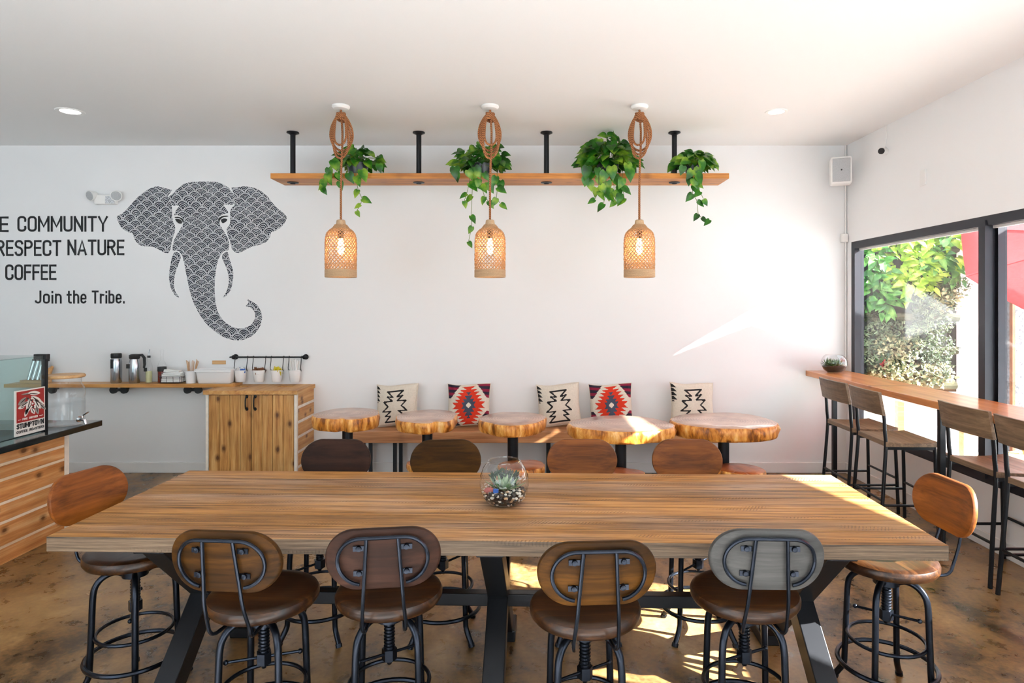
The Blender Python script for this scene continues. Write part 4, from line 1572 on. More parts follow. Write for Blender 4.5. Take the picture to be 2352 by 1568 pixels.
for k in range(15):
    a = k * 2.399
    r0, r1 = .028, .02 + .04 * rng.random()
    p0 = Vector((r0 * math.cos(a) * .5, r0 * math.sin(a) * .5, .012))
    p1 = Vector((r1 * math.cos(a) * 1.3, r1 * math.sin(a), rng.uniform(.19, .225)))
    b.beam(p0, p1, .0065, .0018, (math.sin(a), -math.cos(a), 0.1))
st = b.build('stirrers', M['stick'], sc2, recalc=False)
st['kind'] = 'stuff'
wbx = thing('white_bin', 'long white enamel bin on the right end of the ledge', 'bin', on_ledge(496, 6.045))
b = MB()
w0, d0, w1, d1, h = .15, .05, .17, .062, .13


def rr3(w_, d_, z, r=.02):
    return [Vector((x, y, z)) for x, y in rrect(-w_, -d_, w_, d_, r)]


lay = [rr3(w0 - .004, d0 - .004, .0), rr3(w0, d0, .004), rr3(w1, d1, h), rr3(w1 + .006, d1 + .006, h + .002), rr3(w1 + .004, d1 + .004, h + .005), rr3(w1 - .004, d1 - .004, h), rr3(w0 - .004, d0 - .004, .008)]
n_ = len(lay[0])
vs = [p for l_ in lay for p in l_]
fs = [(a * n_ + i, a * n_ + (i + 1) % n_, (a + 1) * n_ + (i + 1) % n_, (a + 1) * n_ + i) for a in range(len(lay) - 1) for i in range(n_)]
fs += [tuple(range(n_)), tuple((len(lay) - 1) * n_ + i for i in range(n_))]
b.add(vs, fs, 0, True)
b.build('bin', M['enamel'], wbx, angle=50)
MB().box(-w1, w1, -d1 - .0075, -d1 - .0065, h - .02, h - .002).build('rim', M['enamel'], wbx, bevel=.001)

# rack of steel tubes at the far left of the ledge
rk = thing('tube_rack', 'wooden rack of steel tubes on the ledge seen through the glass case', 'rack', on_ledge(86, 6.05))
MB().box(-.13, .1, -.05, .05, 0, .03).build('base', M['tan_wood'], rk, bevel=.003)
for k in range(4):
    x = -.075 + k * .042
    tb = MB().tube([(x, -.01, .031), (x + .028, .02, .205)], .016, 14).build('tube', M['chrome'], rk)
    MB().tube([(x + .028, .02, .2055), (x + .03, .022, .222)], .0165, 14).build('tube_cap', M['black_matte'], tb)
MB().tube([(.07, .03, .031), (.095, .03, .12), (.12, .03, .15)], [.02, .022, .012], 12).build('wooden_scoop', M['tan_wood'], rk)

# small plaque and the bucket rail
pq = at(503, 832, YB - .006)
tag(MB().box(-.064, .064, -.004, .005, -.018, .018).build('wall_plaque', M['tan_wood'], loc=pq, bevel=.002), 'tiny wooden plaque on the wall left of the bucket rail', 'plaque')
rl = thing('bucket_rail', 'black metal rail with end knobs on the wall above the pine cabinet', 'rail', at(618, 820, 6.105))
z0 = rl.location.z
MB().tube([(-.345, 0, 0), (.345, 0, 0)], .0075, 10).build('bar', M['black_metal'], rl)
for sx in (-1, 1):
    k_ = MB()
    k_.ball((sx * .335, 0, 0), .021, 14, 10)
    k_.tube([(sx * .345, 0, 0), (sx * .375, 0, 0)], [.012, .005], 10)
    k_.tube([(sx * .335, 0, 0), (sx * .335, .043, 0)], .01, 10)
    k_.tube([(sx * .335, .036, 0), (sx * .335, .044, 0)], .026, 16)
    k_.build('end_knob', M['black_metal'], rl)
first = None
kinds = (('packets', 'white bucket of blue and white packets, leftmost on the black rail'), ('sugar', 'white bucket of brown sugar packets, second along the black rail'),
         ('yellow', 'white bucket of yellow sweetener packets, third along the black rail'), ('straws', 'white bucket of paper wrapped straws, rightmost on the black rail'))
for i, (kd, lab) in enumerate(kinds):
    px = (553, 595, 636, 677)[i]
    p = at(px, 863, 6.085)
    bk_ = thing('hanging_bucket', lab, 'bucket', (p.x, p.y, p.z - .055), 0, 'white buckets on the wall rail')
    MB().lathe([(0, 0), (.040, 0), (.043, .004), (.056, .105), (.060, .108), (.058, .112), (.053, .106), (.039, .006), (0, .006)], 30).build('bucket', M['enamel'], bk_)
    zr = z0 - bk_.location.z
    yr = 6.105 - p.y
    for sx in (-1, 1):
        hk = MB()
        x = sx * .0585
        hk.tube([(x, yr + .006, zr + .004), (x, yr, zr + .0105), (x, yr - .0105, zr + .004), (x, yr - .012, zr - .03), (x, -.01, .135), (x, -.006, .108), (x, .004, .100), (x - sx * .004, .012, .112)], .0034, 7)
        hk.build('hook', M['black_metal'], bk_)
    c_ = MB()
    q = random.Random(i)
    if kd == 'straws':
        for k in range(22):
            a = k * 2.399
            r_ = .04 * math.sqrt(k / 22)
            c_.beam((r_ * math.cos(a) * .6, r_ * math.sin(a) * .6, .01), (r_ * math.cos(a) * 1.25, r_ * math.sin(a), .20 + q.uniform(-.012, .012)), .011, .006, (math.cos(a), math.sin(a), 0))
        mt = M['paper']
    else:
        for k in range(16):
            a = q.uniform(0, 2 * PI)
            c_.cbox((q.uniform(-.032, .032), q.uniform(-.03, .03), q.uniform(.085, .118)), (.05, .006, .04), (1 if (kd == 'packets' and k % 3 == 0) else 0), Euler((q.uniform(-.6, .6), q.uniform(-.8, .8), a)))
        mt = [{'packets': M['paper'], 'sugar': M['brown'], 'yellow': M['yellow']}[kd], M['blue']]
    cc = c_.build({'straws': 'straws', 'packets': 'packets', 'sugar': 'sugar_packets', 'yellow': 'sweetener_packets'}[kd], mt, bk_, recalc=False)
    cc['kind'] = 'stuff'

# ------------------------------------------------------------------ pine waste cabinet
cb = thing('pine_cabinet', 'knotty pine cabinet with two plank doors against the back wall', 'cabinet', (0, 0, 0))
cx0, cx1, cy0, cy1, cz = -2.867, -2.06, 5.70, YB - .002, .845
MB().box(cx0 + .02, cx1 - .02, cy0 + .03, cy1, 0, cz - .04).build('body', M['sap'], cb)
t_ = MB()
hx = ((-2.72, -2.60, 5.93, 6.04), (-2.33, -2.19, 5.93, 6.04))
xs = [cx0 - .012, hx[0][0], hx[0][1], hx[1][0], hx[1][1], cx1 + .012]
t_.box(xs[0], xs[5], cy0 - .025, hx[0][2], cz - .035, cz)
t_.box(xs[0], xs[5], hx[0][3], cy1, cz - .035, cz)
for a_, b_ in ((0, 1), (2, 3), (4, 5)):
    t_.box(xs[a_], xs[b_], hx[0][2], hx[0][3], cz - .035, cz)
t_.build('top', M['cedar_h'], cb, recalc=False)
b = MB()
for h_ in hx:
    b.box(h_[0], h_[1], h_[2], h_[3], cz - .0385, cz - .035)
b.build('waste_hole', M['black_matte'], cb, recalc=False)
for x in (cx0, cx1 - .025):
    MB().box(x, x + .025, cy0 - .004, cy0 + .03, 0, cz - .036).build('corner_post', M['sap'], cb, bevel=.003)
mid = (577 - PX) * cy0 / F
for (a_, b_) in ((cx0 + .027, mid - .002), (mid + .002, cx1 - .027)):
    dr = MB()
    n_ = 4 if a_ < -2.6 else 4
    for k in range(n_):
        w_ = (b_ - a_) / n_
        dr.box(a_ + k * w_ + .0015, a_ + (k + 1) * w_ - .0015, cy0 - .002, cy0 + .02, .01, cz - .042)
    d_ = dr.build('door', M['cedar_v'], cb, bevel=.002, recalc=False)
    hx_ = b_ - .035 if b_ < -2.3 else a_ + .035
    h_ = MB().tube([(hx_, cy0 - .004, .79), (hx_, cy0 - .028, .785), (hx_, cy0 - .036, .755), (hx_, cy0 - .036, .715), (hx_, cy0 - .028, .685), (hx_, cy0 - .004, .68)], .0058, 8)
    for z in (.79, .68):
        h_.ball((hx_, cy0 - .005, z), .014, 12, 8, 0, (1, .35, 1.1))
    h_.build('handle', M['black_metal'], d_)
for k in range(6):
    z = .01 + k * .133
    MB().box(cx1 - .022, cx1, cy0 + .03, cy1, z + .026, z + .132).build('side_plank', M['cedar_h'], cb, bevel=.002)
    MB().box(cx1 - .0215, cx1 - .004, cy0 + .03, cy1, z, z + .0255).build('pale_strip', M['sap'], cb)
    MB().box(cx0, cx0 + .022, cy0 + .03, cy1, z + .001, z + .131).build('side_plank', M['cedar_h'], cb, bevel=.002)
# ------------------------------------------------------------------ hanging shelf
sh = thing('hanging_shelf', 'long honey wood plank shelf hung from the ceiling on black pipes', 'shelf', (0, 0, 0))
SZ = 2.678
MB().box(-2.215, 1.702, 5.5, 5.82, SZ, SZ + .046).build('plank', M['shelf_wood'], sh, bevel=.003)
for x in (-2.085, -.977, .146, 1.272):
    pz = MB().cyl((x, 5.67, SZ + .047), (x, 5.67, ZC - .006), .0225, 18)
    pp = pz.build('pipe', M['black_metal'], sh)
    MB().lathe([(0, ZC - .001), (.052, ZC - .001), (.054, ZC - .01), (.03, ZC - .02), (.024, ZC - .026), (0, ZC - .026)], 28, c=(x, 5.67, 0)).build('ceiling_flange', M['black_metal'], pp)
    MB().lathe([(0, SZ - .016), (.02, SZ - .016), (.024, SZ - .01), (.048, SZ - .006), (.05, SZ - .001), (0, SZ - .001)], 28, c=(x, 5.67, 0)).build('lower_flange', M['black_metal'], pp)


# ------------------------------------------------------------------ trailing pothos
def heart_leaf(mb, p, d, up, l, w, mat=0, fold=.18, droop=.25):
    """heart-shaped leaf growing from p along d, its face towards up"""
    d = d.normalized()
    s_ = d.cross(up)
    if s_.length < 1e-4:
        s_ = d.orthogonal()
    s_.normalize()
    up = s_.cross(d).normalized()
    prof = [(-.08, .0, 0), (-.1, .26, 1), (.06, .46, 1), (.3, .5, 1), (.55, .38, 1), (.8, .17, 1), (1.0, 0, 0)]
    ks = [0, .06, .3, .55, .8, 1.0]
    mid = [(k, 0) for k in (0, .15, .4, .65, .85, 1.0)]
    vs = []

    def P(k, x):
        return p + d * (k * l) + s_ * (x * w) + up * (fold * abs(x) * w - droop * l * k * k)
    for k, x in mid:
        vs.append(P(k, x))
    for sg in (-1, 1):
        for k, x, _ in prof[1:6]:
            vs.append(P(k, x * sg))
    fs = []
    for b_, flip in ((6, False), (11, True)):
        q = [(0, 1, b_ + 1, b_), (1, 2, b_ + 2, b_ + 1), (2, 3, b_ + 3, b_ + 2), (3, 4, b_ + 4, b_ + 3), (4, 5, b_ + 4)]
        fs += [tuple(reversed(f_)) if flip else f_ for f_ in q]
    mb.add(vs, fs, mat, True)


def pothos(label, px, py, Y, pot_r, mound, n, fronts, vines, seed, pot_tilt=0, size=.098, pot=True):
    """mound = (width, depth, height) of the leafy dome; fronts = leaf clusters drooping over the edge (px, py); vines = pixel paths"""
    q = random.Random(seed)
    c = at(px, py, Y)
    base = Vector((c.x, Y, SZ + .046))
    t = thing('hanging_pothos', label, 'plant', base, 0, 'trailing pothos on the hanging shelf')
    ph = pot_r * 1.1
    if pot:
        MB().lathe([(0, .001), (pot_r * .78, .001), (pot_r, ph), (pot_r * 1.06, ph), (pot_r * 1.06, ph - .018), (pot_r * 1.0, ph - .02)][:4] + [(pot_r * .93, ph), (pot_r * .9, ph - .02), (0, ph - .02)], 28).build('pot', M['dark_pot'], t)
        MB().lathe([(0, ph - .018), (pot_r * .9, ph - .019)], 20).build('soil', M['soil'], t)
    f_ = MB()
    top = Vector((0, 0, ph))
    for k in range(n):
        a = q.uniform(0, 2 * PI)
        e = math.asin(q.uniform(-.25, 1))
        u = Vector((math.cos(a) * math.cos(e), math.sin(a) * math.cos(e), math.sin(e)))
        rr = q.uniform(.55, 1)
        p = top + Vector((u.x * mound[0] * rr, u.y * mound[1] * rr, u.z * mound[2] * rr))
        if p.z < .015:
            p.z = .015 + q.random() * .03
        p.y = min(p.y, .30)
        if p.y > -.21:
            p.z = max(p.z, .115)
        d = Vector((u.x + q.uniform(-.5, .5), u.y * .5 - .25 + q.uniform(-.5, .3), u.z * .25 - .45 + q.uniform(-.3, .4)))
        s_ = size * q.uniform(.7, 1.15)
        heart_leaf(f_, p, d, Vector((u.x * .5 + q.uniform(-.4, .4), -1.0, .6 + q.uniform(-.4, .4))), s_, s_ * .78)
        if k % 2 == 0:
            f_.tube([top + Vector((u.x, u.y, 0)) * pot_r * .5, top + (p - top) * .6 + Vector((0, 0, .025)), p], .0018, 4, cap=False, mat=1)
    for (fx, fy) in fronts:
        w = at(fx, fy, 5.44 + q.uniform(-.03, .03)) - base
        s_ = size * q.uniform(.8, 1.15)
        d = Vector((q.uniform(-.6, .6), q.uniform(-.3, .1), -1))
        heart_leaf(f_, w + Vector((0, 0, s_ * .4)), d, Vector((q.uniform(-.5, .5), -1, .3)), s_, s_ * .8)
    f_.build('foliage', [M['leaf'], M['vine']], t, recalc=False)
    for path in vines:
        m_ = MB()
        pts = [top + Vector((0, -pot_r * .6, 0)), Vector(((at(*path[0], 5.46) - base).x, 5.46 - Y, .02))]
        pts += [at(x, y, 5.45 + q.uniform(-.01, .01)) - base for x, y in path]
        fine = []
        for i in range(len(pts) - 1):
            for k in range(4):
                fine.append(pts[i].lerp(pts[i + 1], k / 4))
        fine.append(pts[-1])
        for i in range(1, len(fine) - 1):
            fine[i] = (fine[i - 1] + fine[i] * 2 + fine[i + 1]) / 4
        m_.tube(fine, .0024, 5, mat=1)
        for i, (x, y) in enumerate(path):
            w = at(x, y, 5.44) - base
            sg = -1 if i % 2 else 1
            s_ = size * (.95 - .35 * i / max(1, len(path))) * q.uniform(.85, 1.1)
            d = Vector((sg * q.uniform(.3, 1), q.uniform(-.3, 0), -q.uniform(.3, 1)))
            heart_leaf(m_, w, d, Vector((q.uniform(-.4, .4), -1, .5)), s_, s_ * .75)
        m_.build('vine', [M['leaf'], M['vine']], t, recalc=False)
    return t


pothos('leftmost pothos on the hanging shelf with a bluish pot showing behind the first lamp rope', 822, 372, 5.62, .095, (.20, .14, .17), 84,
       [(755, 395), (745, 425), (775, 405), (800, 408), (765, 380), (830, 402), (870, 385), (780, 425), (752, 410)],
       [[(772, 400), (748, 420), (740, 432)], [(818, 405), (822, 436), (832, 456), (828, 470), (819, 485)]], 3)
pothos('second pothos with long trailing vines behind the middle lamp rope', 1108, 368, 5.62, .09, (.24, .15, .19), 112,
       [(1050, 405), (1045, 395), (1085, 412), (1100, 420), (1112, 405), (1140, 415), (1075, 400), (1150, 425), (1120, 430), (1090, 395)],
       [[(1078, 420), (1072, 445), (1066, 462)], [(1086, 415), (1084, 450), (1082, 495), (1084, 520), (1076, 555)], [(1105, 425), (1113, 452), (1122, 462)], [(1143, 430), (1140, 455), (1150, 468)]], 8)
pothos('bushiest pothos on the hanging shelf, third from left', 1396, 365, 5.62, .1, (.23, .16, .25), 180,
       [(1345, 415), (1355, 425), (1375, 415), (1395, 425), (1410, 415), (1430, 420), (1380, 435), (1400, 445), (1420, 438), (1362, 405), (1445, 400), (1390, 405), (1372, 395), (1440, 385), (1350, 395), (1405, 395), (1425, 455), (1370, 440)],
       [[(1375, 440), (1366, 458)], [(1392, 445), (1386, 468)], [(1410, 440), (1414, 462)], [(1430, 430), (1434, 455)]], 15, size=.105)
pothos('rightmost small pothos with one dangling vine near the shelf end', 1592, 375, 5.62, .075, (.17, .13, .14), 84,
       [(1590, 400), (1600, 410), (1585, 415), (1605, 395), (1570, 390), (1610, 380), (1592, 420)],
       [[(1592, 425), (1590, 445), (1602, 462), (1603, 492), (1612, 500), (1630, 505)], [(1598, 420), (1608, 440), (1616, 458)]], 23)

# ------------------------------------------------------------------ pendant lamps
M['bulb'] = emitter('lamp_bulb_glow', (255, 206, 140), 90)


def make_pendant(label):
    t = thing('pendant_lamp', label, 'lamp', (0, 0, ZC), 0, 'woven rope pendant lamps')
    MB().lathe([(0, -.001), (.066, -.001), (.068, -.012), (.055, -.026), (.02, -.032), (0, -.032)], 36).build('canopy', M['white'], t)
    zt, zb_ = -.872, -1.307           # shade top and bottom below the ceiling
    cd_ = MB()
    cd_.tube([(0, 0, -.032), (.004, .0, -.07), (.012, 0, -.2), (.01, 0, -.35), (.004, 0, -.45), (.0, 0, -.65), (0, 0, zt)], .0085, 10)
    cord = cd_.build('cord', M['rope'], t)
    co = MB()
    q = random.Random(2)
    for k in range(4):
        w_ = .058 + .013 * k
        h_ = .125 + .016 * ((k * 3) % 4)
        zc = -.055 - h_
        yo = (k - 1.5) * .017
        pts = []
        for i in range(40):
            a = 2 * PI * i / 40
            x = w_ * math.sin(a) * (1 - .35 * (1 + math.cos(a)) / 2) + .004 * math.sin(3 * a + k)
            pts.append((x, yo * (1 - .75 * (1 + math.cos(a)) / 2) + .004 * math.sin(2 * a + k), zc + h_ * math.cos(a)))
        co.tube(pts, .0085, 8, True)
    co.build('rope_coil', M['rope'], cord)
    kn = MB()
    for k in range(5):
        z = -.058 - k * .0125
        kn.tube([((.027 + .004 * (k % 2)) * math.cos(a), .03 * math.sin(a), z + .008 * math.sin(a + k)) for a in [2 * PI * i / 20 for i in range(20)]], .0085, 8, True)
    kn.build('knot', M['rope'], cord)
    # woven shade
    prof = [(.030, zt - .0), (.036, zt - .03), (.060, zt - .062), (.086, zt - .082), (.104, zt - .105), (.113, zt - .14), (.115, zt - .19), (.115, zt - .28), (.114, zt - .36), (.112, zb_ + .045)]
    # length-resampled profile
    fine = []
    for i in range(len(prof) - 1):
        for k in range(4):
            fine.append(tuple(prof[i][j] + (prof[i + 1][j] - prof[i][j]) * k / 4 for j in range(2)))
    fine.append(prof[-1])
    wv = MB()
    NS = 26
    start = 5
    for dr_ in (1, -1):
        for s_ in range(NS):
            a = 2 * PI * s_ / NS
            pts = []
            for i in range(start, len(fine)):
                r_, z = fine[i]
                r0, z0 = fine[i - 1]
                dl = math.hypot(r_ - r0, z - z0)
                a += dr_ * min(.25, dl / max(.05, r_)) * .92
                off = .0026 * math.sin(i * PI / 2 + (0 if dr_ > 0 else PI) + s_ * PI)
                pts.append(((r_ + off) * math.cos(a), (r_ + off) * math.sin(a), z))
            wv.tube(pts, .0035, 5, cap=False)
    for z_i in range(start + 2, len(fine), 6):
        r_, z = fine[z_i]
        wv.tube([(r_ * math.cos(2 * PI * i / 40), r_ * math.sin(2 * PI * i / 40), z) for i in range(40)], .0028, 5, True)
    sd = wv.build('lamp_shade', M['jute'], t, recalc=False)
    MB().lathe([(.0, zt + .003), (.022, zt + .002), (.032, zt - .004), (.036, zt - .03), (.05, zt - .05), (.066, zt - .068), (.06, zt - .07), (.03, zt - .034), (.0, zt - .02)], 32).build('shade_neck', M['jute_band'], sd)
    bd = MB()
    for k in range(6):
        z = zb_ + .05 - k * .0095
        bd.tube([(.1135 * math.cos(2 * PI * i / 48), .1135 * math.sin(2 * PI * i / 48), z) for i in range(48)], .0062, 7, True)
    bd.build('shade_rim', M['jute_band'], sd, recalc=False)
    MB().tube([(0, 0, zt - .03), (0, 0, zt - .14)], .021, 14).build('lamp_socket', M['black_matte'], t)
    MB().lathe([(0, zt - .265), (.012, zt - .262), (.022, zt - .245), (.026, zt - .215), (.02, zt - .17), (.013, zt - .142), (0, zt - .141)], 20).build('bulb', M['bulb'], t)
    return t


pd = make_pendant('left rope pendant lamp with woven jute shade')
pd.location = (-1.443, 4.92, ZC)
dup(pd, (-.304, 4.92, ZC), R(14), 'middle rope pendant lamp with woven jute shade')
dup(pd, (.836, 4.92, ZC), R(-22), 'right rope pendant lamp with woven jute shade')
# ------------------------------------------------------------------ window counter and its stools
wc = thing('window_counter', 'long orange-toned wooden counter fixed under the right-hand window', 'counter', (0, 0, 0))
WCZ = .975
MB().box(2.63, XR - .001, 1.9, YB - .001, WCZ - .05, WCZ).build('counter_board', M['counter_wood'], wc, bevel=.005)
for y in (5.75, 4.255, 2.6):
    lg_ = MB()
    lg_.box(2.70, 2.735, y - .018, y + .018, 0, WCZ - .051)
    lg_.box(2.736, XR - .002, y - .015, y + .015, WCZ - .09, WCZ - .051)
    lg_.build('support_leg', M['black_metal'], wc)


def make_bar_stool(label, group):
    t = thing('bar_stool', label, 'stool', (0, 0, 0), 0, group)
    zs = .66
    hw, hd = .215, .178
    b = MB()
    n = 8
    for i in range(n):                       # gently dished seat
        pass
    prof = [(-hd, zs - .002), (-hd * .5, zs - .010), (0, zs - .013), (hd * .5, zs - .009), (hd, zs)]
    vs, fs = [], []
    for (y, z) in prof:
        for x in (-hw, hw):
            vs += [(x, y, z), (x, y, zs - .038)]
    for k in range(4):
        a, c = k * 4, k * 4 + 4
        fs += [(a, a + 2, c + 2, c), (a + 1, c + 1, c + 3, a + 3), (a, c, c + 1, a + 1), (a + 2, a + 3, c + 3, c + 2)]
    fs += [(0, 1, 3, 2), (16, 18, 19, 17)]
    b.add(vs, fs, 0)
    b.build('seat', M['bar_wood'], t, bevel=.004)
    # backrest plate between the rear posts
    bb = MB()
    N = 8
    vs, fs = [], []
    for i in range(N + 1):
        x = -.225 + .45 * i / N
        yb = -.245 + .4 * x * x
        for (z, y) in ((.838, yb + .03), (1.0, yb)):
            vs += [(x, y - .011, z), (x, y + .011, z)]
    for i in range(N):
        a, c = i * 4, i * 4 + 4
        fs += [(a, c, c + 2, a + 2), (a + 1, a + 3, c + 3, c + 1), (a, a + 1, c + 1, c), (a + 2, c + 2, c + 3, a + 3)]
    fs += [(0, 2, 3, 1), (N * 4, N * 4 + 1, N * 4 + 3, N * 4 + 2)]
    bb.add(vs, fs, 0)
    bb.build('backrest', M['bar_wood'], t, bevel=.003)
    for sx in (-1, 1):
        x = sx * .20
        MB().tube(cr([(sx * .215, -.215, 0), (sx * .205, -.19, .35), (x, -.172, .62), (x, -.178, .72), (x, -.186, .84), (x, -.215, .97)], 4), .0125, 10).build('rear_leg', M['black_metal'], t)
        MB().tube([(sx * .215, .178, 0), (x, .158, .62)], .0125, 10).build('front_leg', M['black_metal'], t)
        MB().tube([(sx * .211, -.20, .22), (sx * .211, .171, .22)], .009, 8).build('side_rail', M['black_metal'], t)
        MB().box(x - .01, x + .01, -.17, .158, zs - .058, zs - .0385).build('seat_rail', M['black_metal'], t)
    MB().tube([(-.211, .170, .27), (.211, .170, .27)], .009, 8).build('foot_rail', M['black_metal'], t)
    MB().tube([(-.211, -.198, .25), (.211, -.198, .25)], .009, 8).build('back_rail', M['black_metal'], t)
    MB().box(-.2, .2, .142, .160, zs - .058, zs - .0385).build('front_rail', M['black_metal'], t)
    return t


bs = make_bar_stool('farthest wooden bar stool at the window counter, nearest the back wall', 'bar stools along the window counter')
bs.location, bs.rotation_euler = (2.645, 5.15, 0), (0, 0, R(-90))
dup(bs, (2.635, 4.64, 0), R(-92), 'second wooden bar stool from the back wall at the window counter, seat fully visible')
dup(bs, (2.815, 3.855, 0), R(-90), 'third bar stool from the back wall with glare on its seat')
dup(bs, (2.805, 3.35, 0), R(-89), 'nearest bar stool at the window counter, cut by the right picture edge')

tt = thing('small_terrarium', 'small open glass terrarium with green succulents on the window counter end', 'terrarium', (2.80, 5.93, WCZ))
MB().lathe([(0, .002), (.055, .002), (.092, .03), (.112, .08), (.108, .12), (.088, .155), (.07, .168)], 36).build('bowl', M['bowl_glass'], tt)
MB().lathe([(0, .004), (.053, .005), (.088, .032), (.104, .062), (.05, .07), (0, .07)], 30).build('soil', M['soil'], tt)
MB().lathe([(0, .0005), (.056, .0005), (.06, .012), (.062, .0205)], 30).build('base_sand', M['pebble_t'], tt)
b = MB()
q = random.Random(4)
for k in range(9):
    x, y = q.uniform(-.07, .07), q.uniform(-.06, .06)
    for j in range(12):
        a, e = j * 2.399, .15 + 1.3 * j / 12
        u = Vector((math.cos(a) * math.cos(e), math.sin(a) * math.cos(e), math.sin(e)))
        spike(b, (x, y, .066), Vector((x, y, .07)) + u * q.uniform(.045, .075), .016)
b.build('succulents', leafmat('green_succulent', (30, 62, 26), (66, 104, 44), (128, 150, 88), .4, .15, 20), tt, recalc=False)
# ------------------------------------------------------------------ outside the window
M['seam'] = plain('dark_red_seam', (140, 24, 30), .8)
M['patio'] = plain('pale_patio_concrete', (190, 189, 187), .8, noise=.05, bscale=12)
M['stucco'] = plain('white_stucco', (232, 232, 230), .9, bump=.2, bscale=60)
struct(MB().box(XR + .16, 16, -8, 9, -.15, -.04).build('floor_patio', M['patio']))
struct(MB().box(XR + .16, 9.5, 7.32, 7.5, -.04, 3.6).build('wall_patio', M['stucco']))

pn = thing('hanging_planter', 'dark felt panel that carries the living wall of plants outside the window', 'panel', (0, 0, 0))
MB().box(3.55, 4.82, 7.28, 7.318, .62, 3.1).build('felt', plain('dark_felt', (30, 30, 24), .95, noise=.3, bump=.5, bscale=40), pn)
for k in range(6):
    z = .70 + k * .38
    pts = [(x, 7.24 - .03 * math.sin(x * 9 + k), z + .01 * math.sin(x * 13 + k * 2)) for x in [3.6 + .1 * i for i in range(13)]]
    MB().tube(pts, .045, 8).build('moss_pocket', plain('moss_roll', (60, 60, 40), .95, noise=.3, bump=.6, bscale=60), pn)
L_ = {
    'lime': leafmat('lime_leaf', (84, 128, 20), (140, 176, 44), (206, 220, 120), .35, .35, 8),
    'green': leafmat('mid_green_leaf', (26, 76, 24), (58, 116, 44), (130, 176, 96), .35, .3, 8),
    'dark': leafmat('dark_olive_leaf', (24, 32, 18), (46, 56, 30), (84, 90, 50), .4, .15, 8),
    'sage': leafmat('sage_leaf', (44, 58, 38), (78, 94, 64), (128, 140, 104), .5, .2, 12),
    'cream': leafmat('cream_flower', (112, 108, 74), (146, 142, 104), (176, 172, 140), .6, .2, 12),
    'red': leafmat('red_bract', (140, 24, 30), (184, 44, 48), (212, 90, 80), .5, .2, 12),
}


def wall_plant(px, py, kind, label, group):
    q = random.Random(int(px * 7 + py))
    p = at(px, py, 7.2)
    names = {'lime': 'broadleaf_plant', 'green': 'broadleaf_plant', 'dark': 'succulent_plant', 'sage': 'fern_plant', 'cream': 'flowering_plant', 'red': 'bromeliad'}
    t = thing(names[kind], label, 'plant', (p.x, 7.235, p.z), 0, group)
    m_ = MB()
    if kind in ('lime', 'green'):
        for k in range(34):
            a = q.uniform(0, 2 * PI)
            r_ = q.uniform(.02, .17)
            pos = Vector((r_ * math.cos(a), -q.uniform(.0, .12), r_ * math.sin(a)))
            d = Vector((math.cos(a) + q.uniform(-.4, .4), -q.uniform(.1, .8), math.sin(a) * .6 - .35))
            s_ = q.uniform(.08, .15)
            heart_leaf(m_, pos, d, Vector((0, -1, .6)), s_, s_ * .62)
    elif kind == 'red':
        for k in range(24):
            a = k * 2.399
            e = .2 + 1.1 * k / 24
            u = Vector((math.cos(a) * math.cos(e), -math.sin(e) * .8 - .1, math.sin(a) * math.cos(e) + .2))
            spike(m_, (0, 0, 0), u * (.16 - .07 * k / 24), .026, 0 if k < 15 else 1)
    elif kind == 'dark':
        for c in range(4):
            o_ = Vector((q.uniform(-.1, .1), 0, q.uniform(-.08, .08)))
            for k in range(22):
                a = k * 2.399
                e = .15 + 1.2 * k / 22
                u = Vector((math.cos(a) * math.cos(e), -math.sin(e), math.sin(a) * math.cos(e)))
                spike(m_, o_, o_ + u * .085, .026)
    else:
        for k in range(260 if kind == 'sage' else 200):
            a = q.uniform(0, 2 * PI)
            r_ = .17 * math.sqrt(q.random())
            pos = Vector((r_ * math.cos(a), -q.uniform(.0, .10), r_ * math.sin(a) * .8))
            d = Vector((q.uniform(-1, 1), -q.uniform(.2, 1), q.uniform(-.7, 1)))
            s_ = q.uniform(.022, .05)
            heart_leaf(m_, pos, d, Vector((0, -1, .6)), s_, s_ * (.35 if kind == 'sage' else .8), 1 if (kind == 'cream' and k % 4 == 0) else 0)
    m_.tube([(0, .03, -.02), (0, 0, 0)], .012, 6, mat=2 if kind in ('red',) else 0)
    mats = {'red': [L_['green'], L_['red'], L_['dark']], 'cream': [L_['cream'], L_['sage']]}.get(kind, [L_[kind], L_[kind]])
    m_.build('foliage', mats, t, recalc=False)


